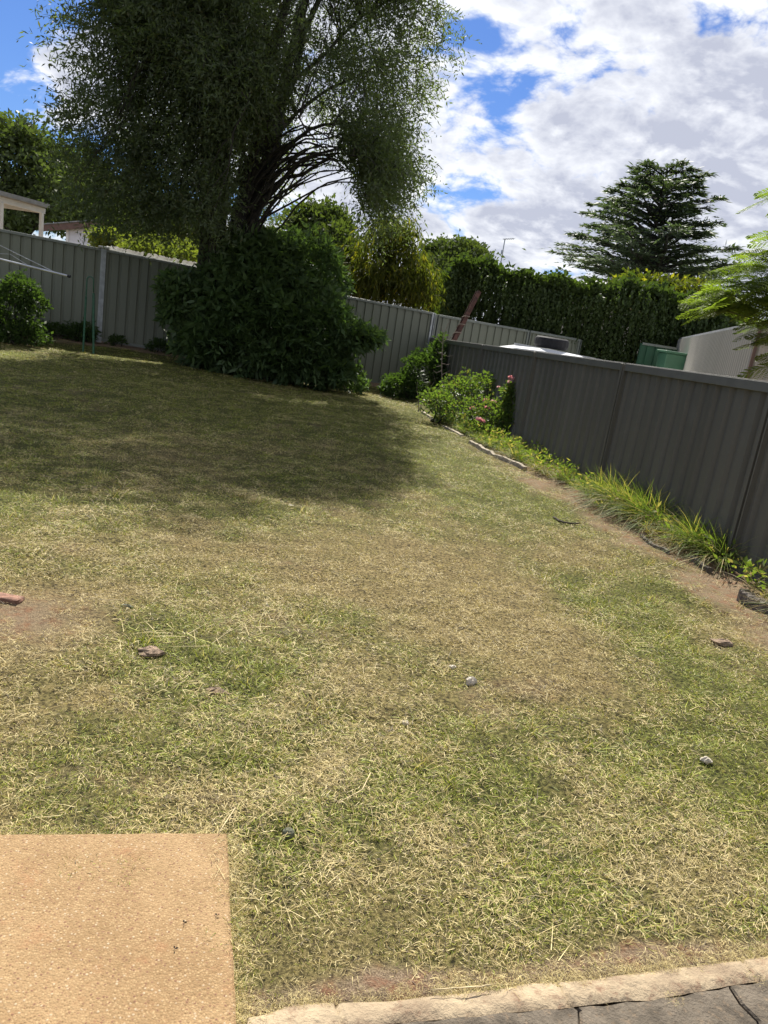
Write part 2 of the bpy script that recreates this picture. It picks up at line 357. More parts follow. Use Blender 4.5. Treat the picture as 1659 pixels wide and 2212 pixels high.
def slabmat():
    mt, t, b = newmat('aggregate'); g = nd(t, 'ShaderNodeNewGeometry'); P = g.outputs['Position']
    v = nd(t, 'ShaderNodeTexVoronoi'); v.inputs['Scale'].default_value = 170; t.links.new(P, v.inputs['Vector']); v.inputs['Randomness'].default_value = 1
    sp = nd(t, 'ShaderNodeSeparateColor'); t.links.new(v.outputs['Color'], sp.inputs[0])
    peb = mixc(t, sp.outputs[0], (.19, .12, .055), (.42, .295, .155)); peb = mixc(t, mth(t, 'GREATER_THAN', sp.outputs[1], .95), peb, (.46, .36, .24)); peb = mixc(t, mth(t, 'LESS_THAN', sp.outputs[1], .09), peb, (.17, .085, .055))
    big = ramp(t, noise(t, P, 3.2, 5, .65), .32, .68)
    base = mixc(t, big, (.25, .158, .075), (.34, .225, .115))
    c = mixc(t, ramp(t, v.outputs['Distance'], .05, .75), peb, base)
    c = mixc(t, mth(t, 'MULTIPLY', ramp(t, noise(t, P, 9, 6, .7), .55, .75), .5), c, (.30, .145, .07))
    t.links.new(c, b.inputs['Base Color']); b.inputs['Roughness'].default_value = .85; b.inputs['Specular IOR Level'].default_value = .25
    bp = nd(t, 'ShaderNodeBump'); bp.inputs['Strength'].default_value = .8; bp.inputs['Distance'].default_value = .003
    t.links.new(mth(t, 'ADD', mth(t, 'MULTIPLY', v.outputs['Distance'], -1.), noise(t, P, 500, 2)), bp.inputs['Height']); t.links.new(bp.outputs[0], b.inputs['Normal'])
    return mt
def slab_edge(t):                                                      # slightly chewed outline
    return .010*(float(fbm(np.array(t*3.), np.array(1.), 3., 8, 5))-.5)
def flatpoly(name, pts, ztop, zbot, mat, parent=None, cell=.012, kind=None, bev=.006):
    c = np.mean(pts, 0); n = len(pts); Mx = MB()
    inn = [(p[0]+(c[0]-p[0])*bev/max(.1, np.linalg.norm(c-p)), p[1]+(c[1]-p[1])*bev/max(.1, np.linalg.norm(c-p))) for p in pts]
    V = [(x, y, ztop) for x, y in inn]+[(p[0], p[1], ztop-bev) for p in pts]+[(p[0], p[1], zbot) for p in pts]
    Fc = [tuple(range(n))]+[(i+n, (i+1) % n+n, (i+1) % n, i) for i in range(n)]+[(i+2*n, (i+1) % n+2*n, (i+1) % n+n, i+n) for i in range(n)]
    o = Mx.add(V, Fc).build(name, mat, parent)
    if kind: tag(o, kind=kind)
    return o
pts = []
for t in np.linspace(0, 3.2, 150): pts.append(SA+su*t+sv*(slab_edge(t)-.003*t))
pts += [SA+su*3.2+sv*3.]
for t in np.linspace(3., .01, 140): pts.append(SA+sv*t+su*slab_edge(t+5))
# orient counter-clockwise
def ccw(p):
    p = np.array(p); a = np.sum(p[:, 0]*np.roll(p[:, 1], -1)-np.roll(p[:, 0], -1)*p[:, 1]); return p if a > 0 else p[::-1]
flatpoly('path_slab', ccw(pts), .032, -.06, slabmat(), kind='structure')
# kerb strip: cracked, wavy mortar edging
kmat = plain('kerb_mortar', (.36, .285, .185), .9, var=.16, scale=7, bump=1., col2=(.25, .185, .12), dirt=(.17, .085, .05, .8))
sx = np.linspace(KT[0, 0]-.02, KT[-1, 0], 420); V = []
nk = 7
for x in sx:
    yt = np.interp(x, KT[:, 0], KT[:, 1]); yb = np.interp(x, KB[:, 0], KB[:, 1])
    yt += .010*(float(fbm(np.array(x), np.array(0.), 9, 5, 4))-.5)*2; yb += .012*(float(fbm(np.array(x), np.array(3.), 7, 6, 4))-.5)*2
    for k in range(nk):
        f = k/(nk-1); y = yt+(yb-yt)*f; e = min(f, 1-f)
        z = -.004 if e == 0 else .001+.012*fbm(np.array(x), np.array(y), 22, 77, 3)-.008*(1-min(1, e*4))
        if abs(math.sin(x*5.3+y*2)) < .02: z -= .012
        V.append((x, y, float(z)))
n_ = len(sx); ii = np.arange(n_-1)[:, None]*nk+np.arange(nk-1)[None]
tag(npmesh('kerb_strip', np.array(V), np.stack([ii, ii+nk, ii+nk+1, ii+1], -1).reshape(-1, 4)[:, ::-1], kmat, smooth=True), kind='structure')
# old dark paving below the kerb strip
pmat = plain('old_paving', (.15, .125, .095), .9, var=.22, scale=14, bump=1., dirt=(.30, .21, .13, .6), spec=.2)
pv = bpy.data.objects.new('paving', None); COL.objects.link(pv); tag(pv, kind='structure')
def kby(x): return np.interp(x, KB[:, 0], KB[:, 1])+.006
cuts = [-.25, .18, .63, 1.06, 1.235, 1.8, 2.6]
for i in range(len(cuts)-1):
    a, b = cuts[i]+.0022, cuts[i+1]-.0022
    top = [np.array((x, kby(x)-.004+.003*math.sin(x*60))) for x in np.linspace(a, b, 14)]
    sk = .10
    left = [np.array((a+sk*t+.010*math.sin(t*25+i), kby(a)-t*.5)) for t in np.linspace(.02, 1, 12)]
    right = [np.array((b+sk*t+.010*math.sin(t*25+i+1), kby(b)-t*.5)) for t in np.linspace(1, .02, 12)]
    flatpoly('paving_slab', ccw(top[::-1]+left+right[:]), -.002+.002*(i % 2), -.05, pmat, pv)
# ------------------------------------------------------------------ grass
def tuftmat(name, g1, g2, d1, d2, trans=.35):
    mt, t, b = newmat(name); g = nd(t, 'ShaderNodeNewGeometry')
    a = nd(t, 'ShaderNodeAttribute'); a.attribute_type = 'INSTANCER'; a.attribute_name = 'dry'
    r = g.outputs['Random Per Island']; r2 = mth(t, 'FRACT', mth(t, 'MULTIPLY', r, 17.3))
    gr = mixc(t, r, g1, g2); dr = mixc(t, r, d1, d2)
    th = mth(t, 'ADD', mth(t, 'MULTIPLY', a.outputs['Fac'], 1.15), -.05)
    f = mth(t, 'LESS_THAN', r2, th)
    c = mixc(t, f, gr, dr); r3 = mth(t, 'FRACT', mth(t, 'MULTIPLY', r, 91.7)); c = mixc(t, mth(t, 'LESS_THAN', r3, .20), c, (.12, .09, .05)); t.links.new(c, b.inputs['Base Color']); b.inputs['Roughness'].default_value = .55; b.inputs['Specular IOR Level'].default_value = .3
    tr = nd(t, 'ShaderNodeBsdfTranslucent'); t.links.new(mixc(t, 1., c, (1.25, 1.3, .6), 'MULTIPLY'), tr.inputs[0])
    mx = nd(t, 'ShaderNodeMixShader'); mx.inputs[0].default_value = trans
    t.links.new(b.outputs[0], mx.inputs[1]); t.links.new(tr.outputs[0], mx.inputs[2]); t.links.new(mx.outputs[0], t.nodes['Material Output'].inputs[0])
    return mt
tm = tuftmat('turf_blade', (.135, .175, .024), (.38, .41, .055), (.34, .25, .10), (.72, .61, .315), .22)
PCOL = bpy.data.collections.new('grass_patterns')
def proto(name, n, R, l0, l1, w0, w1, tilt, droop, lift=.0):
    a = rng.random(n)*2*np.pi; r = R*np.sqrt(rng.random(n)); pos = np.stack([r*np.cos(a), r*np.sin(a), -.004+rng.random(n)*lift], -1)
    th = rng.random(n)*2*np.pi; ti = tilt[0]+rng.random(n)*(tilt[1]-tilt[0])
    d = np.stack([np.cos(th)*np.sin(ti), np.sin(th)*np.sin(ti), np.cos(ti)], -1)
    V, Fc = blades(pos, d, l0+rng.random(n)*(l1-l0), w0+rng.random(n)*(w1-w0), droop*rng.random(n), 2)
    o = npmesh(name, V, Fc, tm); COL.objects.unlink(o); PCOL.objects.link(o); return o
for k in range(3): proto('aa%d_short_turf' % k, 95, .075, .009, .030, .0016, .0031, (.2, 1.35), 1.5)
for k in range(2): proto('bb%d_clippings' % k, 70, .085, .010, .045, .0013, .0027, (.75, 1.6), 1.5, .022)
proto('cc0_tall', 26, .05, .04, .085, .002, .0038, (.1, .9), 1.)
proto('dd0_straw', 6, .10, .07, .20, .0014, .0026, (1.25, 1.58), .3, .030)
def scatter_pts():
    P = []
    for (y0, y1, st, s0) in ((.9, 1.7, .030, .78), (1.7, 2.6, .035, .88), (2.6, 4.5, .047, 1.0), (4.5, 8, .068, 1.12), (8, 12, .085, 1.3), (12, 17.6, .12, 1.55)):
        xlim0 = -.62*y1-1.0; xlim1 = .72*y1+1.0
        gx, gy = np.meshgrid(np.arange(xlim0, xlim1, st), np.arange(y0, y1, st)); gx = gx.ravel(); gy = gy.ravel()
        gx = gx+(rng.random(len(gx))-.5)*st*1.3; gy = gy+(rng.random(len(gx))-.5)*st*1.3
        P.append(np.stack([gx, gy, np.full(len(gx), s0)], -1))
    P = np.concatenate(P); x, y = P[:, 0], P[:, 1]
    b = bareness(x, y)
    keep = (x < bedx(y)+.12) & (y < fby(x)-.25) & (~in_slab(x, y, .006*rng.normal(size=len(x))) | (rng.random(len(x)) < .004)) & ~((y < ky(x)+.012) & (x > KT[0, 0]-.03) & (rng.random(len(x)) > np.where(abs(y-np.interp(x, KB[:, 0], KB[:, 1])) < .016, .75, .02))) & (rng.random(len(x)) > b*.93)
    keep &= (fbm(x, y, 14, 501, 2) > .33)
    keep &= ~((y < KT[0, 1]-.06) & (x > SA[0]-.1) & (x < KT[0, 0]) & (rng.random(len(x)) < .25))
    E = []
    for k in range(1300):                                              # ragged fringe over the slab and kerb edges
        if k % 3 == 0: q = SA+su*rng.random()*1.4-sv*.004; o_ = -sv
        elif k % 3 == 1: q = SA+sv*rng.random()*1.0; o_ = -su
        else:
            xk = KT[0, 0]+rng.random()*2.2; q = np.array([xk, ky(xk)]); o_ = np.array([0, 1.])
        E.append([*(q+o_*(rng.normal()*.008+.010)), .5])
    return np.concatenate([P[keep], np.array(E)])
P = scatter_pts(); x, y = P[:, 0], P[:, 1]; n = len(P); d = dryness(x, y); b = bareness(x, y)
near = sm(4.2-y, 0, 2.); clip = sm(fbm(x, y, 1.6, 91, 3), .42, .60)*(.25+.75*near)
u = rng.random(n); kind = rng.integers(0, 3, n)
kind = np.where(u < .10+.55*clip*(.4+.6*d)+.5*b, 3+rng.integers(0, 2, n), kind)
kind = np.where((u > .95) & (d < .42) & (y < 6), 5, kind); kind = np.where((u > .993) & (y < 4), 6, kind)
me = bpy.data.meshes.new('lawn_grass'); me.vertices.add(n)
zz_ = gz(x, y)+.05*sm(x-bedx(y), 0, .2)
zz_ = np.where(in_slab(x, y, 0), .033, zz_); zz_ = np.where((y < ky(x)) & (x > KT[0, 0]), .010, zz_)
me.vertices.foreach_set('co', np.stack([x, y, zz_], -1).astype(np.float32).ravel())
def fattr(nm, v, ty='FLOAT'):
    a = me.attributes.new(nm, ty, 'POINT'); a.data.foreach_set('value', np.asarray(v).ravel().astype(np.int32 if ty == 'INT' else np.float32))
fattr('dry', np.clip(d+.25*(kind == 3)+.25*(kind == 4)+.5*(kind == 6)+b*.3, 0, 1)); fattr('kind', kind, 'INT'); fattr('spin', rng.random(n)*6.283)
onk = (y < ky(x)+.01) & (x > KT[0, 0]-.03)
fattr('size', np.where(onk, .55, 1)*P[:, 2]*(.75+.5*rng.random(n))*np.where(b > .5, .8, 1)*(1-.25*(d > .6)))
lg = obj('lawn_grass', me); tag(lg, 'mown patchy lawn of short green grass, dry straw and clippings', 'grass', kind='stuff')
gt = bpy.data.node_groups.new('grass_instances', 'GeometryNodeTree')
gt.interface.new_socket('Geometry', in_out='INPUT', socket_type='NodeSocketGeometry'); gt.interface.new_socket('Geometry', in_out='OUTPUT', socket_type='NodeSocketGeometry')
gi = gt.nodes.new('NodeGroupInput'); go = gt.nodes.new('NodeGroupOutput'); ip = gt.nodes.new('GeometryNodeInstanceOnPoints')
ci = gt.nodes.new('GeometryNodeCollectionInfo'); ci.inputs['Collection'].default_value = PCOL; ci.inputs['Separate Children'].default_value = True; ci.inputs['Reset Children'].default_value = True
def na(nm, ty):
    q = gt.nodes.new('GeometryNodeInputNamedAttribute'); q.data_type = ty; q.inputs['Name'].default_value = nm; return q.outputs['Attribute']
m2p = gt.nodes.new('GeometryNodeMeshToPoints')
gt.links.new(gi.outputs[0], m2p.inputs['Mesh']); gt.links.new(m2p.outputs[0], ip.inputs['Points']); gt.links.new(ci.outputs[0], ip.inputs['Instance']); ip.inputs['Pick Instance'].default_value = True
gt.links.new(na('kind', 'INT'), ip.inputs['Instance Index'])
cb = gt.nodes.new('ShaderNodeCombineXYZ'); gt.links.new(na('spin', 'FLOAT'), cb.inputs[2]); e2r = gt.nodes.new('FunctionNodeEulerToRotation'); gt.links.new(cb.outputs[0], e2r.inputs[0]); gt.links.new(e2r.outputs[0], ip.inputs['Rotation'])
gt.links.new(na('size', 'FLOAT'), ip.inputs['Scale']); gt.links.new(ip.outputs[0], go.inputs[0])
md = lg.modifiers.new('grass', 'NODES'); md.node_group = gt
# ------------------------------------------------------------------ fences
def zl(x): return 2.32+(x-FB0[0])*(-.19/5.7)-.02                      # top of the green fence sheets' rail
PITCHF = .197
def sheet(name, p0, p1, zt0, zt1, zb0, zb1, npit, mat, parent, groove=.042, depth=.028, slope=.008):
    """ribbed steel sheet between two plan points, n ribs"""
    d = p1-p0; Ln = np.linalg.norm(d); d = d/Ln; nrm = np.array([d[1], -d[0]])        # towards the viewer side
    pl = []; pt = Ln/npit
    for k in range(npit):
        s = k*pt; g0 = s+pt/2-groove/2
        pl += [(s, 0), (g0-slope, 0), (g0, -depth), (g0+groove, -depth), (g0+groove+slope, 0)]
    pl.append((Ln, 0)); V = []
    for s, o_ in pl:
        q = p0+d*s+nrm*o_; f = s/Ln; V += [(q[0], q[1], zb0+(zb1-zb0)*f), (q[0], q[1], zt0+(zt1-zt0)*f)]
    Mx = MB().add(V, [(2*i, 2*i+2, 2*i+3, 2*i+1) for i in range(len(pl)-1)])
    return Mx.build(name, mat, parent)
def fence(name, label, P0, d, posts, ztf, zbf, smat, rmat, postmat, group=None, railh=.045, postw=.055, npit=12, pale=(), groove=.042, depth=.028, zg=None, bott=True, overlap=True, slope=.008, fb=None):
    f = thing(name, (P0[0], P0[1], 0), label, 'fence', group); nr = np.array([d[1], -d[0]])
    for i, s in enumerate(posts):
        q = P0+d*s
        zt, zb = ztf(s), (zg or zbf)(s)
        col = M['galv'] if i in pale else postmat
        for off in (0.,):
            a = MB(); w_ = postw
            # C-section post: web plus two flanges with a groove between
            ang = math.atan2(d[1], d[0])
            if i in pale:
                for k in (-1.5, -.5, .5, 1.5): a.box((q[0]+d[0]*k*w_/2.2+nr[0]*.0, q[1]+d[1]*k*w_/2.2+nr[1]*.0, (zt+zb)/2), (w_/2.2-.006, .07, zt-zb+.02), ang)
                a.box((q[0], q[1], (zt+zb)/2), (w_*1.7, .05, zt-zb+.018), ang)
            else:
                a.box((q[0]-nr[0]*.032, q[1]-nr[1]*.032, (zt+zb)/2), (w_+.02, .010, zt-zb), ang)
                for k, wk in ((-.026, .040), (.029, .014)): a.box((q[0]+d[0]*k+nr[0]*.006, q[1]+d[1]*k+nr[1]*.006, (zt+zb)/2-.002), (wk, .074, zt-zb-.006), ang)
            po = a.build('post', col, f, bevel=.003)
            if i in pale: po['label'] = 'pale unpainted metal post with grooves'
    for i in range(len(posts)-1):
        s0, s1 = posts[i]+postw*.60, posts[i+1]-postw*.72
        n3 = npit//4; 
        for k in range(n3):
            a, b_ = s0+(s1-s0)*k/n3, s0+(s1-s0)*(k+1)/n3
            sheet('sheet', P0+d*(a-.004)+nr*(.002*(k % 2)), P0+d*(b_+.004)+nr*(.002*(k % 2)), ztf(a)-.02, ztf(b_)-.02, zbf(a)+.02, zbf(b_)+.02, 4, smat, f, groove, depth, slope)
        r = MB(); q0, q1 = P0+d*s0, P0+d*s1
        r.beam((*q0, ztf(s0)-railh/2), (*q1, ztf(s1)-railh/2), .062, railh); r.beam((*(q0), ztf(s0)+.004), (*(q1), ztf(s1)+.004), .042, .007)
        r.build('top_rail', rmat, f, bevel=.003)
        if bott: MB().beam((*q0, zbf(s0)+.025), (*q1, zbf(s1)+.025), .058, .05).build('bottom_rail', rmat, f, bevel=.003)
    return f
S3 = (CORN[0]-FB0[0])/FBd[0]; PB = 2.33
gpost = [-3*PB, -2*PB, -PB, 0, S3-2*PB-.02, S3-PB, S3-.03]
zt_b = lambda s: 2.00+(-.0298)*s*FBd[0]; zb_b = lambda s: zt_b(s)-1.76
zgb = lambda s: float(gz(*(FB0+FBd*s)))-.05
bf = fence('green_metal_fence', 'long pale green ribbed metal fence across the back of the lawn behind the big tree', FB0, FBd, gpost, zt_b, zb_b, M['green_steel'], M['green_rail'], M['galv'], npit=12, pale=(3,), zg=zgb)
for i in range(len(gpost)-1):                                          # concrete plinths below the sheets
    a, b_ = gpost[i]+.05, gpost[i+1]-.05; q0, q1 = FB0+FBd*a, FB0+FBd*b_
    MB().beam((*q0, (zb_b(a)-.004+zgb(a))/2), (*q1, (zb_b(b_)-.004+zgb(b_))/2), .05, zb_b(a)-zgb(a)-.004).build('plinth', M['plinth'], bf, bevel=.004)
CAPM = leafmat('backlit_cap_strip', (.70, .70, .66), (.82, .82, .80), .75, 5., tmul=(1, 1, 1))
# added upright translucent strips, shaped to glow from behind as the sunlit capping
for a, b_, k in ((.02, .72, 0), (.78, 1.40, 1), (1.46, 2.25, 2)):
    q0, q1 = FB0+FBd*a, FB0+FBd*b_
    V = []; rr_ = np.random.default_rng(60+k); ts = np.linspace(a, b_, 26)
    for q_ in ts:
        p_ = FB0+FBd*q_; hh = .055+.03*rr_.random()
        V += [(p_[0], p_[1], zt_b(q_)+.006), (p_[0]+.012, p_[1]+.05, zt_b(q_)+.006+hh), (p_[0]+.012, p_[1]+.05, zt_b(q_)+.010+hh), (p_[0], p_[1]+.006, zt_b(q_)+.008)]
    kk = len(ts); c = MB().add(V, [(4*i_+j_, 4*i_+4+j_, 4*i_+4+(j_+1) % 4, 4*i_+(j_+1) % 4) for i_ in range(kk-1) for j_ in range(4)]).build('capping', CAPM, bf); c['label'] = 'ragged translucent white strip stood on the top rail to glow as sunlit capping'
MB().box((*FB0, zt_b(0)+.035), (.20, .17, .03), math.atan2(FBd[1], FBd[0])).build('capping', M['cap'], bf, bevel=.004)
# same line beyond the corner, neighbour's side
zt_c = lambda s: 2.00-.0298*S3*FBd[0]-.02-.012*s
fence('green_metal_fence', "neighbour's pale green ribbed fence seen over the dark grey fence, running to the creeper", CORN, FBd, [.06, PB+.06, 1.62*PB], zt_c, lambda s: zt_c(s)-1.7, M['green_steel'], M['green_rail'], M['green_rail'], zg=lambda s: -.05)
# grey fence
def gpar(px, py):                                                     # parameter along the grey line under an image column at the top
    r = ray(px, py); best = None
    A = np.array([[r[0], -FGd[0]], [r[1], -FGd[1]]]); t, s = np.linalg.solve(A, CORN); return s
gp = [gpar(*p) for p in ((1046, 748), (1162, 756), (1354, 788), (1684, 832))]
gposts = [.05]+gp; gposts += [gp[-1]+2.365, gp[-1]+2*2.365]
tops = np.array([EYE+ray(*p)[2]*((CORN+FGd*s)[1]/ray(*p)[1]) for p, s in zip(((943, 732), (1046, 747), (1162, 755), (1354, 787), (1684, 832)), gposts)])
print('grey tops', tops, 'posts', gposts, [CORN+FGd*s for s in gposts])
TC = np.polyfit(gposts[:5], tops, 1)
zt_g = lambda s: float(np.polyval(TC, s)) 
gf = fence('grey_metal_fence', 'dark grey ribbed metal fence with flat top rail along the right side garden bed', CORN, FGd, gposts, zt_g, lambda s: .04, M['grey_steel'], M['grey_rail'], M['grey_steel'], npit=12, groove=.058, depth=.034, railh=.075, slope=.022, zg=lambda s: -.05)
# ------------------------------------------------------------------ vegetation builders
def arc(a, b, sag=0., n=6, wob=.0):
    a = np.array(a, float); b = np.array(b, float); t = np.linspace(0, 1, n)[:, None]
    p = a+(b-a)*t+np.array([0, 0, 1.])*(sag*4*t*(1-t)); Ln = np.linalg.norm(b-a)
    if wob: p[1:-1] += rng.normal(size=(n-2, 3))*wob*Ln
    return p
def strands(tips, dirs, nper, nl, step, droop, Ln, Wd, spread=.6, hang=.6):
    """hanging twiglets with leaves along them; returns leaf quads + twiglet paths"""
    n = len(tips)*nper; p0 = np.repeat(tips, nper, 0)+rng.normal(size=(n, 3))*.06; d = unit(np.repeat(dirs, nper, 0)+rng.normal(size=(n, 3))*spread)
    pos = []; dr = []; p = p0.copy(); k_end = rng.integers(int(nl*.55), nl+1, n)
    for k in range(nl):
        d = unit(d+np.array([0, 0, -droop])+rng.normal(size=d.shape)*.10); p = p+d*step
        ok = k < k_end; side = rnd(n); pos.append(p[ok]); dr.append(unit(d[ok]*.6+side[ok]*.75+np.array([0, 0, -hang])))
    pos = np.concatenate(pos); dr = np.concatenate(dr); m_ = len(pos)
    return leaves(pos, dr, Ln*(.7+.6*rng.random(m_)), Wd*(.7+.6*rng.random(m_)))
def crown_leaves(blobs, nclump, per, size, Ln, Wd, inner=.55, updir=.3, flat=.6):
    """leaf clumps on the rough shells of several ellipsoids: (centre, radii, weight)"""
    Vs = []; wts = np.array([b[2] for b in blobs], float); wts /= wts.sum(); cs = []
    for (c, r, _), wt in zip(blobs, wts):
        k = int(nclump*wt); u = rnd(k); rad = inner+(1-inner)*rng.random(k)**.5; rad = rad*(1+.10*np.sin(u[:, 0]*7+c[0])*np.cos(u[:, 2]*6+c[1]))
        cs.append((np.array(c)+u*rad[:, None]*np.array(r), u))
    C_ = np.concatenate([a for a, _ in cs]); U = np.concatenate([b for _, b in cs]); k = len(C_)
    sz = size*(.6+.8*rng.random(k)); off = rng.normal(size=(k, per, 3))*sz[:, None, None]*np.array([1, 1, flat])
    pos = (C_[:, None]+off).reshape(-1, 3); d = unit(np.repeat(U, per, 0)*.5+rnd(k*per)+np.array([0, 0, updir-.3]))
    nn = unit(rnd(k*per)*.8+np.array([0, 0, 1.])); m_ = len(pos)
    return leaves(pos, d, Ln*(.6+.8*rng.random(m_)), Wd*(.6+.8*rng.random(m_)), roll=np.cross(d, nn)), C_
def tree(name, label, base, h, blobs, nclump, per, size, Ln, Wd, lm, r0=.2, group=None, cat='tree', nb=16, bark='bark', inner=.55, updir=.3, fork=.35):
    t = thing(name, base, label, cat, group); base = np.array(base, float)
    (V, Fc), Cc = crown_leaves(blobs, nclump, per, size, Ln, Wd, inner, updir)
    npmesh('crown', V, Fc, M[lm], t)
    top = np.mean([b[0] for b in blobs], 0); fk = base+(top-base)*fork; tk = NB(); 
    tk.add(*tube(arc(base-[0, 0, .1], fk, 0, 5, .02), np.linspace(r0*1.25, r0*.8, 5), 8))
    tk.add(*tube(arc(fk-[0, 0, .05], top, 0, 6, .03), np.linspace(r0*.8, r0*.15, 6), 7))
    tk.build('trunk', M[bark], t, smooth=True)
    br = NB()
    for i in range(nb):
        c = Cc[rng.integers(len(Cc))]; f = rng.random()*.6; s = fk+(top-fk)*f
        br.add(*tube(arc(s, c, -.03*np.linalg.norm(c-s), 6, .03), np.linspace(r0*.4*(1-f*.5), r0*.05, 6), 5))
    br.build('branches', M[bark], t, smooth=True)
    return t
# ------------------------------------------------------------------ the big weeping tree
TB = at(466, 700, 15.25); TB[2] = gz(TB[0], TB[1])
bt = thing('weeping_tree', TB, 'huge dark weeping tree with a broad drooping crown in front of the green fence', 'tree')
cx0, cy0 = TB[0]+.60, TB[1]+.2; RR = 2.80
limbs = []; lt = NB(); tr = NB()
lead = [(.10, .35), (1.0, .55), (2.2, .5), (3.4, .45), (4.4, .6), (5.4, .5)]
for k, (a, o_) in enumerate(lead):
    hgt = 8.2+rng.random()*1.6; tgt = np.array([cx0-.2+math.cos(a)*o_*3.0, cy0+math.sin(a)*o_*3.0, hgt])
    s = TB+np.array([math.cos(a)*.13, math.sin(a)*.13, -.1]); md_ = TB+np.array([math.cos(a)*.32, math.sin(a)*.32, 2.4])
    t_ = np.linspace(0, 1, 14)[:, None]; p = s*(1-t_)**2+2*md_*t_*(1-t_)+tgt*t_**2; p[1:] += rng.normal(size=(13, 3))*.05
    tr.add(*tube(p, np.linspace(.20, .035, 14), 8)); limbs.append(p)
tr.add(*tube(arc(TB-[0, 0, .15], TB+[0.02, 0, 1.9], 0, 6, .01), [.42, .36, .33, .31, .29, .2], 12))
tr.build('trunk', M['bark'], bt, smooth=True)
LP = np.concatenate([p[4:] for p in limbs])
# sub-limbs arching outwards
subs = []
for i in range(190):
    a = i*2.399; zt_ = 2.7+8.2*((i*.618) % 1); zt_ = max(zt_, 4.0) if math.cos(a) > .1 else zt_; R_ = RR*(.50+.50*rng.random()**.6)*(1-.18*sm(np.array(zt_), 8, 11))*(.80+.20*float(sm(np.array(zt_), 2.4, 4.6)))
    e = np.array([cx0+math.cos(a)*R_, cy0+math.sin(a)*R_, zt_]); dd = np.linalg.norm((LP-e)*[1, 1, 1.0]+[0, 0, 1.3], axis=1); s = LP[np.argmin(dd+rng.random(len(LP))*.6)]
    p = arc(s, e, .25+.6*rng.random(), 9, .012); subs.append(p)
    o = NB().add(*tube(p, np.linspace(.025, .007, 9), 5)).build('limb', M['bark'], bt, smooth=True)
for p in ([(.15, 0, 2.9), (1.1, -.2, 4.0), (2.1, -.4, 4.6), (3.3, -.5, 4.7)], [(.15, 0, 2.6), (1.3, .1, 3.6), (2.4, .2, 4.1), (3.4, .2, 3.7)], [(.2, 0, 3.5), (1.2, .1, 5.2), (2.2, .2, 6.2), (3.2, .2, 6.9)],
          [(.1, .1, 2.2), (.9, -.3, 3.2), (1.8, -.6, 3.9), (2.9, -.8, 4.3)], [(-.1, 0, 2.0), (-.7, .1, 2.8), (-1.5, .2, 3.2), (-2.3, .2, 3.1)], [(.1, 0, 3.2), (1.0, .5, 4.6), (1.9, .8, 5.4), (3.0, .9, 5.9)]):
    q = np.array(p)*[.80, .8, 1]+TB; k = np.linspace(0, 3, 10); q = np.stack([np.interp(k, range(4), q[:, j]) for j in range(3)], -1); q += rng.normal(size=q.shape)*.03; subs.append(q)
    NB().add(*tube(q, np.linspace(.055, .012, 10), 6)).build('limb', M['bark'], bt, smooth=True)
SPt = np.concatenate([p[3:] for p in subs])
NT = 9600
a = rng.random(NT)*2*np.pi; rr = RR*(rng.random(NT)**.42)*(1+.06*np.sin(a*5)+.05*np.sin(a*11+1)); zt_ = 2.2+8.8*rng.random(NT)**1.15
rr = rr*(1-.25*sm(zt_, 8, 11))*(1+.05*np.sin(zt_*2.1+a*2)); lean = .10*(zt_-5)*np.cos(a)*0
rr = rr*(.80+.20*sm(zt_, 2.4, 4.6))
T = np.stack([cx0+np.cos(a)*rr, cy0+np.sin(a)*rr, zt_], -1)
EP = np.array([p[-1-(i_ % 3)] for p in subs for i_ in range(3)]); ne = int(NT*.55); T[:ne] = EP[rng.integers(len(EP), size=ne)]+rng.normal(size=(ne, 3))*[.27, .27, .24]; zt_ = T[:, 2]
cur = np.stack([TB[0]-2.3+3.3*rng.random(1000), cy0-1.3-1.4*rng.random(1000), 2.3+4.2*rng.random(1000)], -1); T = np.concatenate([T, cur]); zt_ = T[:, 2]; NT = len(T)
T = T[:]; slot = (T[:, 0] > TB[0]-2.6) & (T[:, 0] < TB[0]+.1) & (abs(T[:, 2]-(2.0+1.21*(T[:, 1]-fby(T[:, 0])))) < .8) & (T[:, 1] > fby(T[:, 0])-.1)
rel = T-TB; x_ = rel[:, 0]; hem = 2.35+0*x_
hem = np.where((x_ > .5) & (x_ < 2.5), 3.7+.9*np.sin((x_-.5)/2.*np.pi), hem)          # high open underside on the right
hem = np.where((x_ >= 2.5), 2.9, hem); hem = np.where((x_ < -1.0), 2.0, hem)
thin = (x_ > .8) & (x_ < 2.5) & (zt_ < 6.9) & (zt_ > 3.) & (rng.random(NT) < .36)         # thin windowed sector
T = T[(zt_ > hem+rng.random(NT)*.5) & ~thin & ~slot & (x_ > -(1.55+.62*(zt_-2.0)))]; n_t = len(T)
wt = NB(); 
for i in range(n_t):
    k = np.argmin(np.sum((SPt-T[i])**2*[1, 1, .7], 1)); s = SPt[k]
    if i % 4 == 0: wt.add(*tube(arc(s, T[i], .12, 4, .04), [.013, .010, .008, .005], 3))
wt.build('twigs', M['bark'], bt)
out = unit(np.stack([T[:, 0]-cx0, T[:, 1]-cy0, np.full(n_t, .25)], -1))
V, Fc = strands(T, out, 8, 9, .060, .10, .095, .025, 1.1, .12)
npmesh('crown', V, Fc, M['willow'], bt); print('willow leaves', len(Fc))
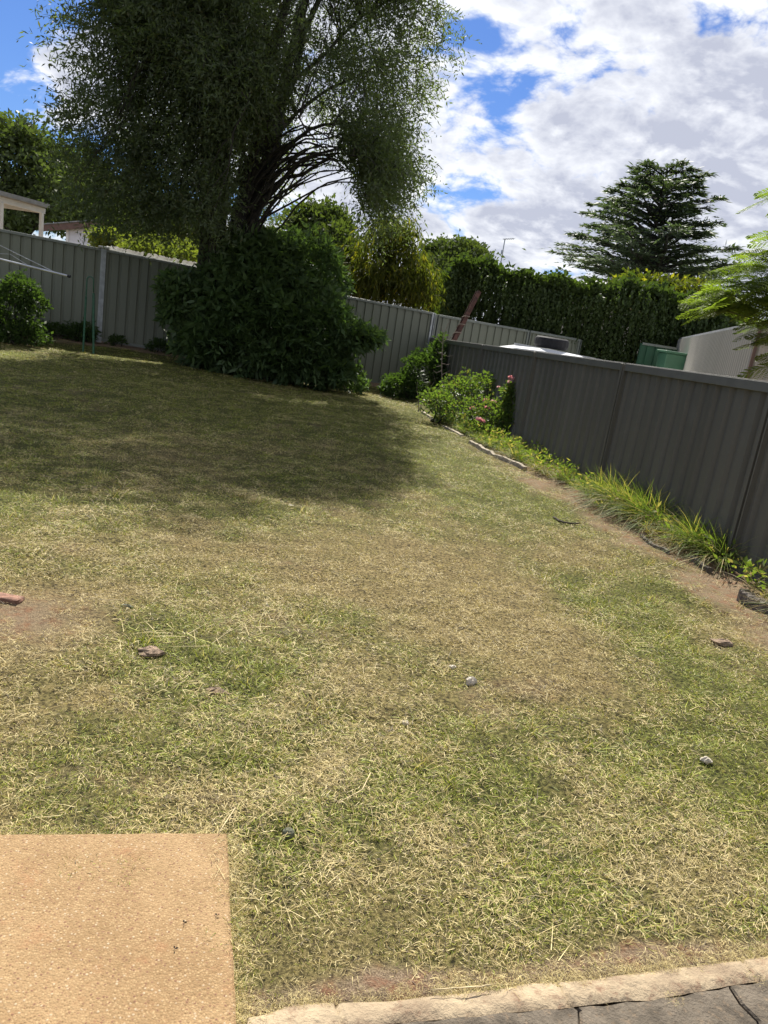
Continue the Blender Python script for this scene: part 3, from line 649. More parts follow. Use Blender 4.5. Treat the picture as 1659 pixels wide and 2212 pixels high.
# ------------------------------------------------------------------ the dark bush in front of the trunk
def rosettes(pts, dirs, per, Ln, Wd):
    n = len(pts); P_ = np.repeat(pts, per, 0); D = np.repeat(dirs, per, 0); ang = np.tile(np.arange(per)*2*np.pi/per, n)+rng.normal(size=n*per)*.25
    a1 = unit(np.cross(D, np.array([.3, .2, 1.]))); b1 = np.cross(D, a1); tl = .5+.9*rng.random(n*per)
    d = unit(D*np.cos(tl)[:, None]+(a1*np.cos(ang)[:, None]+b1*np.sin(ang)[:, None])*np.sin(tl)[:, None]+np.array([0, 0, -.22]))
    return leaves(P_+rng.normal(size=P_.shape)*.02+d*.02, d, Ln*(.6+.7*rng.random(n*per)), Wd*(.7+.6*rng.random(n*per)), roll=np.cross(d, D+rnd(n*per)*.3), fold=.12)
def bush(name, label, base, blobs, n, per, Ln, Wd, lm, cat='bush', group=None, stems=10, inner=.5, front=None):
    t = thing(name, base, label, cat, group); wts = np.array([b[2] for b in blobs], float); wts /= wts.sum(); Ps = []; Us = []
    for (c, r, _), w_ in zip(blobs, wts):
        k = int(n*w_); u = rnd(k); rad = inner+(1.05-inner)*rng.random(k)**.6; Ps.append(np.array(c)+u*rad[:, None]*np.array(r)*(1+.12*np.sin(u[:, :1]*9+u[:, 2:]*7))); Us.append(u)
    P_ = np.concatenate(Ps); U = np.concatenate(Us); ok = P_[:, 2] > base[2]+.05; P_, U = P_[ok], U[ok]
    V, Fc = rosettes(P_, unit(U+np.array([0, -.1, .35])+rnd(len(P_))*.35), per, Ln, Wd); npmesh('foliage', V, Fc, M[lm], t)
    st = NB(); base = np.array(base, float)
    for i in range(stems):
        e = P_[rng.integers(len(P_))]; s = base+np.array([rng.normal()*.12, rng.normal()*.1, -.05]); st.add(*tube(arc(s, e, -.05, 6, .04), np.linspace(.022, .006, 6), 5))
    st.build('stems', M['bark'], t, smooth=True); return t
def bl(px, py, Y, rx, ry, rz, w_=1.):                                  # a blob centred where a pixel meets depth Y
    return (at(px, py, Y), (rx, ry, rz), w_)
bb = at(590, 815, 15.0); bb[2] = gz(bb[0], bb[1])
bush('fig_leaved_bush', 'big dense dark green shrub with hand-shaped leaves at the foot of the weeping tree', bb,
     [bl(520, 690, 14.7, 1.2, .8, 1.0, 1.6), bl(620, 700, 14.8, 1.15, .8, 1.05, 1.6), bl(560, 600, 14.9, .95, .7, .7, 1.), bl(660, 590, 15.1, .8, .6, .75, .8), bl(400, 650, 14.6, .42, .4, .45, .35), bl(470, 740, 14.6, .75, .6, .45, .7),
      bl(690, 720, 14.8, .7, .6, .8, .9), bl(765, 725, 14.6, .32, .3, .22, .25), bl(800, 728, 14.6, .22, .2, .10, .07), bl(370, 620, 14.6, .22, .22, .22, .1), bl(700, 790, 14.7, .6, .5, .35, .4), bl(600, 770, 14.5, .8, .5, .35, .6), bl(560, 545, 15, .8, .6, .35, .4)],
     4200, 8, .19, .062, 'bushleaf', stems=30)
cb_ = at(745, 835, 15.2); cb_[2] = gz(cb_[0], cb_[1])
bush('low_shrub', 'low dark leafy clump at the right foot of the big dark shrub', cb_, [bl(745, 822, 15.2, .42, .3, .26)], 220, 7, .12, .04, 'bushleaf', stems=5)
cc_ = at(915, 850, 15.6); cc_[2] = 0
bush('corner_shrub', 'dark shrub crowded into the corner where green and grey fences meet', cc_, [bl(915, 808, 15.8, .42, .4, .42), bl(870, 835, 15.6, .4, .35, .22), bl(945, 770, 16.0, .16, .2, .4, .4)], 620, 7, .11, .04, 'lowleaf', stems=8)
# low plants along the back fence
for i, (px, py, rx, rz) in enumerate(((120, 738, .55, .16), (165, 742, .30, .2), (185, 745, .2, .24), (255, 758, .2, .1), (345, 778, .25, .14), (390, 790, .3, .1))):
    q = at(px, py, fby(at(px, py, 14.5)[0])-.35); q[2] = gz(q[0], q[1])
    bush('ground_cover_plant', ['dark spreading ground cover left of the green hooked stake', 'low dark plant just left of the green hooked stake', 'low plant growing around the foot of the green hooked stake', 'small low weed right of the pale fence post', 'low dark weed against the fence plinth left of the big shrub', 'flat dark weed tucked under the left skirt of the big shrub'][i], q, [(q+[0, 0, rz*.6], (rx, .22, rz), 1)], int(150*rx/.4), 6, .075, .03, 'lowleaf', 'plant', 'low plants along the back fence', stems=4)
lb = at(25, 735, 13.6); lb[2] = gz(lb[0], lb[1])
bush('rose_shrub', 'dark straggly shrub at the left edge under the clothesline arms', lb, [bl(15, 680, 13.6, .5, .4, .5, 1.3), bl(45, 625, 13.6, .25, .25, .25, .4), bl(75, 655, 13.6, .18, .2, .16, .2), bl(-60, 680, 13.6, .6, .5, .6, 1), bl(30, 720, 13.6, .55, .4, .2, .7)], 1300, 6, .085, .04, 'lowleaf', stems=16)
# ------------------------------------------------------------------ trees beyond the fences
b0 = at(60, 800, 33); b0[2] = 0
tree('broadleaf_tree', 'tall broadleaf tree rising behind the white pergola at the left edge', b0, 10, [bl(40, 360, 33, 2.4, 2.2, 2.0, 1.4), bl(110, 400, 33, 1.6, 1.6, 1.9, 1.), bl(-60, 380, 33, 2.6, 2.2, 2.2, 1.), bl(30, 440, 33, 2.4, 2, 1.2, 1), bl(60, 310, 33, 1.0, 1, .6, .4), bl(20, 290, 33, .9, 1, .7, .4), bl(-20, 470, 31, 1.6, 1.5, 1., .6)],
     460, 28, .26, .22, .12, 'farleaf', .30, nb=40, inner=.2)
b1 = at(190, 800, 36); b1[2] = 0
tree('broadleaf_tree', 'lower broadleaf tree between the pergola and the weeping tree', b1, 9, [bl(165, 400, 36, 1.4, 1.3, 1.6, 1), bl(205, 440, 36, 1.8, 1.5, 1.7, 1.4), bl(150, 440, 36, 1.3, 1.3, 1.2, .7), bl(260, 470, 36, 1.8, 1.5, 1.4, 1)],
     420, 28, .28, .22, .12, 'farleaf', .26, nb=30, inner=.2)
b2 = at(330, 700, 20); b2[2] = 0
tree('garden_shrub', 'sunlit yellow-green shrub rising above the white fence capping', b2, 2.8, [bl(330, 548, 19.5, .7, .5, .22, 1), bl(400, 560, 19.5, .5, .4, .25, 1), bl(360, 530, 20, .5, .4, .2, .6)], 220, 18, .11, .11, .06, 'litshrub', .05, cat='shrub', nb=8)
b3 = at(228, 620, 19.6); b3[2] = 0
tree('garden_shrub', 'small round sunlit shrub in front of the white weatherboard wall', b3, 2.6, [bl(228, 517, 19.6, .33, .3, .2, 1)], 110, 18, .07, .10, .045, 'litshrub', .04, cat='shrub', nb=8)
b3b = at(320, 700, 23); b3b[2] = 0
tree('leafy_tree', 'dark leafy tree behind the fence left of the weeping trunk', b3b, 4, [bl(320, 505, 23, 1.2, .8, .6, 1), bl(420, 520, 23, 1.0, .8, .6, 1), bl(380, 480, 24, 1.2, .8, .6, 1)], 480, 22, .2, .17, .09, 'farleaf', .12, nb=12)
b4 = at(560, 700, 21); b4[2] = 0
tree('leafy_tree', 'dark leafy tree behind the fence right of the weeping trunk', b4, 4, [bl(560, 570, 21, 1.0, .8, .7, 1), bl(650, 540, 21, .9, .7, 1.0, 1), bl(700, 500, 21, .7, .6, .7, 1), bl(720, 570, 20, .5, .5, .9, .8)], 700, 24, .17, .15, .07, 'farleaf', .12, nb=14)
# tree with long drooping leaves
b5 = at(850, 760, 19.3); b5[2] = 0
dt = thing('drooping_tree', b5, 'small tree with long drooping yellow-green leaves behind the right half of the green fence', 'tree')
Cs = []; 
for (c, r, w_) in [bl(850, 500, 19, .55, .5, .45), bl(800, 560, 19, .75, .6, .75), bl(880, 560, 19, .7, .6, .8), bl(780, 610, 18.8, .6, .5, .5), bl(900, 610, 18.8, .6, .5, .45), bl(845, 600, 18.6, .8, .5, .6)]:
    u = rnd(70); Cs.append(c+u*np.array(r)*(.35+.65*rng.random((70, 1))))
Tp = np.concatenate(Cs); V, Fc = strands(Tp, unit(rnd(len(Tp))+[0, 0, .2]), 4, 8, .075, .30, .17, .036, .6, .9); npmesh('crown', V, Fc, M['rosyleaf'], dt)
tk = NB().add(*tube(arc(b5, at(850, 560, 19.2), 0, 6, .02), np.linspace(.10, .04, 6), 6))
for i in range(26): tk.add(*tube(arc(at(848, 600+rng.random()*30, 19.2), Tp[rng.integers(len(Tp))], .15, 6, .03), np.linspace(.028, .006, 6), 4))
tk.build('trunk', M['bark'], dt, smooth=True)
b6 = at(990, 760, 27); b6[2] = 0
tree('round_tree', 'round light green tree behind the left end of the creeper hedge', b6, 5, [bl(985, 575, 27, 1.25, 1.0, .8, 1.2), bl(930, 600, 26, .8, .8, .6, .6), bl(1010, 560, 27, .6, .6, .45, .5), bl(960, 640, 25, 1.0, .8, .6, .8)], 900, 26, .16, .14, .08, 'farleaf', .15, nb=12, inner=.6)
# creeper hedge
H0, H1 = at(945, 700, 19.4)[:2], at(1600, 760, 18.6)[:2]
hd = unit(H1-H0); hn = np.array([hd[1], -hd[0]]); HL = np.linalg.norm(H1-H0)
hg = thing('creeper_hedge', (*H0, 0), 'long wall of dark hanging creeper behind the grey fence', 'hedge')
def htop(s):
    f = s/HL; return np.interp(f, [0, .05, .2, .3, .72, .85, .95, 1], [2.6, 3.0, 3.02, 2.86, 3.05, 2.95, 2.6, 2.2])+.07*np.sin(s*3.1)+.05*np.sin(s*7.7)
n = 14000; s = rng.random(n)*HL; zt_ = htop(s); z = zt_-(rng.random(n)**1.0)*(zt_-.2)
dep = .08*np.sin(s*2.3+1.3+z)+.06*np.sin(s*5.3+z*2.8)+.03*np.sin(s*13+z*5)+rng.normal(size=n)*.10-.25*sm(zt_-z, .5, 2.)-.4*(rng.random(n) < .3)
Pf = np.stack([H0[0]+hd[0]*s+hn[0]*dep, H0[1]+hd[1]*s+hn[1]*dep, z], -1)
V1, F1 = strands(Pf[::2], unit(np.stack([np.full(n, hn[0]), np.full(n, hn[1]), np.full(n, .2)], -1))[::2], 1, 15, .042, .7, .085, .052, .5, .6)
nn_ = 4200; s = rng.random(nn_)*HL; dp = -rng.random(nn_)*1.3; z = htop(s)+rng.normal(size=nn_)*.10-.12*np.abs(dp); Pt = np.stack([H0[0]+hd[0]*s+hn[0]*dp, H0[1]+hd[1]*s+hn[1]*dp, z], -1)
V2, F2 = rosettes(Pt, unit(rnd(nn_)*.5+[0, -.2, 1.]), 6, .12, .08)
NB().add(V1, F1).add(V2, F2).build('foliage', M['vineleaf'], hg)
sp_ = MB()
for s in np.arange(.2, HL, 1.8): q = H0+hd*s-hn*.55; sp_.beam((*q, 0), (*q, float(htop(s))-.25), .09, .09)
for zc in (1., 2., 2.8): sp_.beam((*(H0-hn*.6), zc-.3), (*(H1-hn*.6), zc-.6), .06, .08)
sp_.build('support_frame', M['bark'], hg)
b7 = at(1450, 800, 21.5); b7[2] = 0
tree('leafy_tree', 'bushy sunlit tree just behind the right part of the creeper hedge', b7, 4, [bl(1400, 632, 21.5, .9, .7, .35, 1), bl(1490, 650, 21, 1., .7, .5, 1), bl(1560, 690, 20, .6, .6, .5, 1)], 420, 22, .15, .13, .07, 'rosyleaf', .1, nb=10)
# cedar
cb0 = at(1380, 800, 46); cb0[2] = 0; CH = at(1440, 352, 46)[2]
ce = thing('cedar_tree', cb0, 'broad dark cedar with tiered flat branches against the clouds', 'tree')
top = at(1452, 356, 46); tkp = arc(cb0, top, 0, 12, .006); tkp[:, 0] += .25*np.sin(np.linspace(0, 5, 12))*np.linspace(0, 1, 12)
NB().add(*tube(tkp, np.linspace(.42, .04, 12), 8)).build('trunk', M['bark'], ce, smooth=True)
prof_y = [350, 370, 400, 430, 460, 490, 520, 550, 580, 610]                   # silhouette read off the photograph: left and right reach
pl_ = [1420, 1385, 1340, 1320, 1290, 1245, 1225, 1205, 1192, 1230]; pr_ = [1475, 1500, 1512, 1520, 1512, 1525, 1540, 1548, 1550, 1545]
pos_, dir_, ln_ = [], [], []; nbr = 105; wood = NB()
for i in range(nbr):
    f = (i+.5)/nbr; py = 356+(612-356)*f**.95+rng.normal()*2; a = i*2.399+rng.normal()*.2
    xl, xr = np.interp(py, prof_y, pl_), np.interp(py, prof_y, pr_)
    ca = math.cos(a); tx = np.interp(py, [352, 620], [1450, 1388])
    reach = ((xr-tx) if ca > 0 else (tx-xl))*46/F*(.72+.30*rng.random())
    zc = at(tx, py, 46)[2]; rh = reach/max(abs(ca), .55)*(.72+.28*abs(ca))
    x0 = np.interp(zc, tkp[:, 2], tkp[:, 0]); y0 = 46.
    # the image is rolled: keep branches level in the world
    e = np.array([x0+ca*rh, y0+math.sin(a)*rh, zc+.10*reach*rng.random()-.02-(.154*ca*rh)*-1.0*.0])
    s = np.array([x0, y0, zc-.18*rh]); p = arc(s, e, .06*rh, 8, .01); wood.add(*tube(p, np.linspace(.035+.02*rh, .012, 8), 4))
    nsub = int(8+20*rh/3)
    t_ = .22+.78*rng.random(nsub); dd = unit((e-s)*[1, 1, 0]); sdv = np.array([-dd[1], dd[0], 0])
    for t in t_:
        q = np.array([np.interp(t, np.linspace(0, 1, 8), p[:, j]) for j in range(3)]); wdt = (.55*rh*(1-t)+.32)*rng.normal()*.6
        q2 = q+sdv*wdt+dd*abs(wdt)*.35; q2[2] -= .06*abs(wdt)
        k = 9; tt = rng.random(k)[:, None]; pos_.append(q+(q2-q)*tt+rng.normal(size=(k, 3))*[.10, .10, .03]); 
        dv = unit(np.tile(dd+sdv*np.sign(wdt)*.6, (k, 1))+rng.normal(size=(k, 3))*[.5, .5, .22]); dir_.append(dv)
pos_ = np.concatenate(pos_); dir_ = np.concatenate(dir_); k = len(pos_); print('cedar', k)
V, Fc = leaves(pos_, dir_, .34*(.5+rng.random(k)), .085*(.6+.8*rng.random(k)), roll=np.tile([0, 0, 1.], (k, 1))+rnd(k)*.8, fold=.2)
npmesh('crown', V, Fc, M['cedar'], ce); wood.build('branches', M['bark'], ce, smooth=True)
# near tree with ferny fronds entering from the right
JB = np.array([5.6, 8.6, 0.]); jt = thing('ferny_tree', JB, 'young tree with bright ferny fronds reaching in from the right over the grey fence', 'tree')
def frondmesh(seed, Lf=.42, npin=11):
    r = np.random.default_rng(seed); nb = NB(); rach = arc((0, 0, 0), (Lf, 0, -.07), .045, 8); nb.add(*tube(rach, np.linspace(.0022, .0008, 8), 3))
    ps, ds, ls = [], [], []
    for k in range(npin):
        t = .12+.88*k/(npin-1); q = np.array([np.interp(t, np.linspace(0, 1, 8), rach[:, j]) for j in range(3)]); pl = .125*math.sin(math.pi*(.15+.80*t))**.7*(1 if k < npin-1 else .8)
        for sd_ in (-1, 1):
            dv = unit(np.array([.55, sd_*.85, -.18+r.normal()*.06])); m_ = 8
            for j in range(m_):
                u_ = (j+.6)/m_; c = q+dv*pl*u_+np.array([0, 0, -.05*pl*u_*u_*3]); w_ = unit(np.cross(dv, [0, 0, 1.]))
                for s2 in (-1, 1): ps.append(c); ds.append(unit(w_*s2+dv*.45+np.array([0, 0, -.12]))); ls.append(.0155*(1-.45*abs(u_-.4)))
    ps = np.array(ps); ds = np.array(ds); ls = np.array(ls); V, Fc = leaves(ps, ds, ls*1.45, ls*.95, roll=np.tile([0, 0, 1.], (len(ps), 1))+r.normal(size=(len(ps), 3))*.1, fold=.05)
    V = V[:, :]; nb.add(V, Fc); me = bpy.data.meshes.new('frond')
    VV = np.concatenate(nb.V); FF = np.concatenate(nb.F); me.from_pydata(VV.tolist(), [], FF.tolist()); me.materials.append(M['jaca']); return me
FM = [frondmesh(s) for s in (1, 2, 3)]
fr_targets = []
tips = [(1490, 655, 5.6, 5), (1530, 600, 5.6, 5), (1580, 560, 5.5, 6), (1620, 540, 5.6, 6), (1650, 580, 5.3, 6), (1600, 630, 5.4, 7), (1640, 660, 5.5, 7), (1650, 400, 5.4, 4), (1655, 500, 5.5, 5), (1640, 730, 5.4, 6), (1655, 775, 5.2, 5), (1670, 700, 5.5, 6), (1540, 640, 5.8, 5), (1690, 620, 5.6, 6), (1700, 450, 5.6, 5), (1610, 690, 5.7, 4)]
tips += [(1560, 660, 5.6, 5), (1630, 600, 5.2, 6), (1500, 620, 5.7, 5), (1660, 640, 5.1, 6), (1600, 590, 5.3, 6), (1645, 700, 5.2, 5)]
bw = NB().add(*tube(arc(JB, JB+[.0, -.1, 3.4], 0, 8, .01), np.linspace(.055, .02, 8), 7)); 
for (px, py, Y_, k) in tips:
    e = at(px, py, Y_+2.3); hub = e+np.array([.42, .05, -.02])
    s = JB+np.array([0, -.05, min(3.3, max(1.2, hub[2]-.45))]); bw.add(*tube(arc(s, hub, .08, 7, .02), np.linspace(.018, .006, 7), 5))
    k += 2
    for j in range(k):
        az = math.pi+(j-(k-1)/2)*(2.6/k)+rng.normal()*.15; el = .25-.5*rng.random(); sc = .95+.4*rng.random()
        o = obj('frond', FM[rng.integers(3)], None, jt); R_ = Matrix.Rotation(az, 4, 'Z')@Matrix.Rotation(-el, 4, 'Y')@Matrix.Rotation(rng.normal()*.35, 4, 'X')
        o.matrix_local = Matrix.Translation(Vector(hub-JB))@R_@Matrix.Scale(sc, 4)
bw.build('trunk', M['bark_pale'], jt, smooth=True)
# ------------------------------------------------------------------ buildings and things beyond the fences
# white pergola
pg0 = at(90, 700, 18.5); pg0[2] = 0; pg = thing('pergola', pg0, 'white painted pergola frame with grey roof edge rising above the fence at far left', 'pergola')
pa, pb = at(90, 462, 18.5), at(3, 424, 17.2); zt = (pa[2]+pb[2])/2; dpg = unit(np.array([pa[0]-pb[0], pa[1]-pb[1]])); back = np.array([-dpg[1], dpg[0]])
a2, b2_ = np.array(pa[:2]), np.array(pb[:2]); far_l = b2_-dpg*2.6
for q in (a2, b2_, a2+back*3., b2_+back*3., far_l, far_l+back*3.):
    MB().box((q[0], q[1], (zt-.05)/2), (.075, .075, zt-.05), math.atan2(dpg[1], dpg[0])).build('post', M['white'], pg, bevel=.006)
MB().beam((*(far_l-dpg*.1), zt), (*(a2+dpg*.1), zt), .05, .12).build('beam', M['white'], pg, bevel=.005)
MB().beam((*(a2+dpg*.02), zt), (*(a2+back*3.1+dpg*.02), zt), .05, .12).build('beam', M['white'], pg, bevel=.005)
MB().beam((*(far_l+back*3.), zt), (*(a2+back*3.), zt), .05, .12).build('beam', M['white'], pg, bevel=.005)
rf = MB(); rc = [far_l-dpg*.15-back*.12, a2+dpg*.12-back*.12, a2+dpg*.12+back*3.2, far_l-dpg*.15+back*3.2]
rf.add([(*p, zt+.08+.0) for p in rc]+[(*p, zt+.17) for p in rc], [(3, 2, 1, 0), (4, 5, 6, 7), (0, 1, 5, 4), (1, 2, 6, 5), (2, 3, 7, 6), (3, 0, 4, 7)]).build('roof', M['roofgrey'], pg)
# weatherboard outbuilding
h0 = at(148, 700, 26); h0[2] = 0; hb = thing('weatherboard_shed', h0, 'white weatherboard outbuilding with brown skillion roof edge beyond the fence', 'shed')
wl, wr = at(148, 505, 26), at(330, 505, 26); zl0, zr0 = at(148, 497, 26)[2], at(250, 489, 26)[2]
slope_ = (zr0-zl0)/(at(250, 489, 26)[0]-wl[0])
x0, x1 = wl[0], wr[0]; topz = lambda x: zl0+(x-x0)*slope_
zc = .1
while zc < topz(x0)-.05:
    hgt = .16; z1 = zc+hgt
    MB().add([(x0, 26, zc), (x1, 26, zc), (x1, 25.985, zc), (x0, 25.985, zc), (x0, 26, z1), (x1, 26, z1), (x1, 25.998, z1), (x0, 25.998, z1)], [(0,1,2,3),(7,6,5,4),(3,2,6,7),(0,3,7,4),(1,5,6,2),(0,4,5,1)]).build('board', M['board'], hb)
    zc = z1
while zc < topz(x1):
    xa = max(x0, x0+(zc-zl0)/slope_); z1 = min(zc+.16, topz(x1)); xb_ = max(xa, x0+(z1-zl0)/slope_)
    if x1-xa > .05: MB().add([(xa, 25.985, zc), (x1, 25.985, zc), (x1, 25.998, z1), (xb_, 25.998, z1), (xa, 26.01, zc), (x1, 26.01, zc), (x1, 26.01, z1), (xb_, 26.01, z1)], [(0,1,2,3),(0,3,7,4),(3,2,6,7),(1,5,6,2),(0,4,5,1)]).build('board', M['board'], hb)
    zc += .16
MB().box((x0-.02, 25.99, topz(x0)/2), (.08, .08, topz(x0))).build('corner_trim', M['white'], hb)
MB().add([(x0, 26.02, 0), (x1, 26.02, 0), (x1, 26.02, topz(x1)), (x0, 26.02, topz(x0)), (x0, 30, 0), (x1, 30, 0), (x1, 30, topz(x1)), (x0, 30, topz(x0))], [(0,1,2,3),(4,7,6,5),(0,3,7,4),(1,5,6,2),(3,2,6,7)]).build('wall', M['board'], hb)
MB().beam((x0-.75, 25.85, topz(x0-.75)+.10), (x1+.2, 25.85, topz(x1+.2)+.10), .05, .19).build('fascia', M['brownroof'], hb)
MB().add([(x0-.8, 25.8, topz(x0-.8)+.21), (x1+.2, 25.8, topz(x1+.2)+.21), (x1+.2, 30.4, topz(x1+.2)+.21), (x0-.8, 30.4, topz(x0-.8)+.21), (x0-.8, 25.8, topz(x0-.8)+.24), (x1+.2, 25.8, topz(x1+.2)+.24), (x1+.2, 30.4, topz(x1+.2)+.24), (x0-.8, 30.4, topz(x0-.8)+.24)], [(3,2,1,0),(4,5,6,7),(0,1,5,4),(1,2,6,5),(2,3,7,6),(3,0,4,7)]).build('roof', M['roofgrey'], hb)
# far house with pale hipped roof peak behind the hedge
hp = at(1292, 607, 38); r0 = hp.copy(); r0[2] = 0; hs = thing('house', r0, 'far house whose pale roof peak just shows over the creeper below the cedar', 'house')
ex, ey = 4.2, 4.; ez = hp[2]-1.15
MB().add([(hp[0]-ex, hp[1]-ey, ez), (hp[0]+ex, hp[1]-ey, ez), (hp[0]+ex, hp[1]+ey, ez), (hp[0]-ex, hp[1]+ey, ez), tuple(hp-[.3, 0, 0]), tuple(hp+[.3, 0, 0])], [(0,1,5,4),(1,2,5),(2,3,4,5),(3,0,4),(3,2,1,0)]).build('roof', plain('pale_roof', (.62, .61, .60), .6, var=.05), hs)
MB().box((hp[0], hp[1], ez/2-.01), (ex*2-.8, ey*2-.8, ez)).build('wall', M['beige'], hs)
MB().box((hp[0]-1.5, hp[1]-ey+.39, 1.5), (1.4, .06, 1.1)).build('window', M['glass'], hs)
# television antenna on its mast
am = at(1078, 588, 30); at_ = at(1091, 516, 30); an0 = am.copy(); an0[2] = 0
an = thing('antenna', an0, 'thin television aerial mast standing above the left end of the creeper hedge', 'antenna')
MB().tube([(at_[0], 30, 0), (at_[0], 30, at_[2])], .022, 6).build('mast', M['alu'], an)
e = at(1110, 516.5, 30); MB().tube([(at_[0]-.08, 30, at_[2]-.02), (e[0], 29.9, e[2]-.0)], .014, 5).build('boom', M['alu'], an)
el_ = MB()
for t in np.linspace(.1, 1, 5): q = np.array([at_[0], 30, at_[2]-.01])*(1-t)+np.array([e[0], 29.9, e[2]])*t; el_.tube([q-[.0, .28, .0], q+[.0, .28, 0]], .006, 4)
el_.tube([(at_[0]-.02, 30, at_[2]-.55), (at_[0]-.02, 30, at_[2]-.40)], .05, 6)
el_.build('elements', M['alu'], an)
# leaning rusty beam
ra, rb = at(1034, 630, 17.0), at(984, 728, 16.6); rdir = unit(ra-rb); rb2 = rb-rdir*((rb[2]-0)/rdir[2])
rbm = thing('rusty_beam', rb2, 'rusty steel beam leaning against the creeper behind the fence corner', 'beam')
xx = np.array([.95, .3, -.3]); xx = unit(xx-rdir*(xx@rdir)); yy = np.cross(rdir, xx); A3 = np.stack([xx, yy, rdir], 1); Lb = np.linalg.norm(ra-rb2); cb_m = (ra+rb2)/2
bmx = MB()
for (cx_, cy_, sx_, sy_) in ((0, 0, .010, .09), (0, .045, .09, .010), (0, -.045, .09, .010)): bmx.box(cb_m+A3@np.array([cx_, cy_, 0]), (sx_, sy_, Lb), 0, M=A3)
bmx.build('beam_section', M['rust'], rbm)
rp = []
for t in np.linspace(0, 5*2*np.pi, 70): rp.append(rb+rdir*(-.45+t/(10*np.pi)*1.0)+A3@np.array([math.cos(t)*.07, math.sin(t)*.068, 0]))
MB().tube(rp, .010, 5).build('twine', M['bark_pale'], rbm, smooth=True)
# white car behind the grey fence with a tyre on its roof
cc = at(1190, 760, 15.9); cc[2] = 0; car = thing('parked_car', cc, 'white car behind the grey fence with only its roof showing', 'car')
ang = -.12; ca, sa = math.cos(ang), math.sin(ang)
def cl(p): return (cc[0]+p[0]*ca-p[1]*sa, cc[1]+p[0]*sa+p[1]*ca, p[2])
RZ = at(1165, 750, 15.2)[2]-.01
prof = [(-1.30, .35), (-1.36, .7), (-1.32, .98), (-1.26, 1.04), (-1.08, RZ-.10), (-.75, RZ-.02), (0, RZ), (.55, RZ-.03), (.95, RZ-.12), (1.5, 1.0), (2.1, .95), (2.45, .8), (2.5, .4)]
bd = MB(); half = .86
def prow(yv, ins): return [cl((p[0]*(1 if p[1] < 1.05 else .97), yv*(1 if p[1] < 1.05 else ins), p[1]-(0 if abs(yv) < .7 else (.05 if p[1] > 1.05 else 0)))) for p in prof]
rows = [prow(-half, .82), prow(-.6, .95), prow(0, 1), prow(.6, .95), prow(half, .82)]; V = [p for r in rows for p in r]; k = len(prof)
Fc = [(i*k+j, (i+1)*k+j, (i+1)*k+j+1, i*k+j+1) for i in range(4) for j in range(k-1)]+[tuple(range(k))[::-1], tuple(4*k+i for i in range(k)), ]
bd.add(V, Fc); cbody = bd.build('body', M['carpaint'], car, smooth=False)
for sd_ in (-1, 1):
    y_ = sd_*(half*.82+.075)
    MB().add([cl(p) for p in ((-1.12, sd_*.872, 1.0), (-.02, sd_*.872, 1.0), (-.02, sd_*.735, RZ-.10), (-.95, sd_*.735, RZ-.15))], [(0, 1, 2, 3)]).build('side_window', M['glass'], car)
    MB().add([cl(p) for p in ((.04, sd_*.872, 1.0), (1.35, sd_*.872, 1.0), (.9, sd_*.735, RZ-.16), (.04, sd_*.735, RZ-.10))], [(0, 1, 2, 3)]).build('side_window', M['glass'], car)
    for wx in (-.85, 1.75):
        wq = MB(); pts_ = [cl((wx, sd_*(half-.16), .31)), cl((wx, sd_*(half+.03), .31))]; wq.tube(pts_, .31, 20); wh = wq.build('wheel', M['rubber'], car)
MB().add([cl(p) for p in ((1.0, -.68, RZ-.12), (1.47, -.78, 1.03), (1.47, .78, 1.03), (1.0, .68, RZ-.12))], [(0, 1, 2, 3)]).build('windscreen', M['glass'], car)
for yv in (-.55, .55): MB().beam(cl((-.75, yv, RZ+.0)), cl((.95, yv, RZ-.055)), .03, .03).build('roof_rail', M['alu'], car)
ty = np.array(cl((-.02, -.1, RZ+.0))); ty[:2] = at(1190, 748, 15.7)[:2]; tt = thing('car_tyre', ty, 'black tyre lying flat on the roof of the white car', 'tyre')
prof_t = [(.19, .02), (.21, .0), (.29, .0), (.325, .025), (.335, .06), (.335, .16), (.325, .195), (.29, .22), (.21, .22), (.19, .20), (.175, .17), (.175, .05)]
V = []; nT = 40
for i in range(nT):
    a = i*2*np.pi/nT
    for r_, z_ in prof_t:
        rr_ = r_+(.006 if (r_ > .33 and i % 2) else 0); V.append((ty[0]+rr_*math.cos(a), ty[1]+rr_*math.sin(a), ty[2]+z_+.012))
kk = len(prof_t); MB().add(V, [(i*kk+j, ((i+1) % nT)*kk+j, ((i+1) % nT)*kk+(j+1) % kk, i*kk+(j+1) % kk) for i in range(nT) for j in range(kk)]).build('tread_and_sidewalls', M['rubber'], tt)
# green bits between hedge and shed
g0, g1 = at(1388, 742, 17.9), at(1462, 752, 17.9); gs = thing('green_panel_screen', (g0[0], g0[1], 0), 'short dark green metal fence standing below the creeper beside the beige shed', 'fence')
dg = unit((g1-g0)[:2]); Lg = np.linalg.norm((g1-g0)[:2]); zg_ = g0[2]
for k in range(4): sheet('sheet', g0[:2]+dg*(k*Lg/4), g0[:2]+dg*((k+1)*Lg/4), zg_-.02, zg_-.02, .03, .03, 1, M['dkgreen'], gs, .04, .03)
MB().beam((g0[0], g0[1], zg_), (g1[0], g1[1], zg_), .06, .05).build('top_rail', M['green_rail'], gs)
for q in (g0, g1): MB().box((q[0], q[1]+.04, zg_/2), (.06, .06, zg_)).build('post', M['dkgreen'], gs)
q = at(1453, 775, 16.4); gbn = thing('green_bin', (q[0], q[1], 0), 'mid green wheelie bin peeping over the grey fence left of the beige shed', 'bin'); zb_ = at(1453, 760, 16.4)[2]
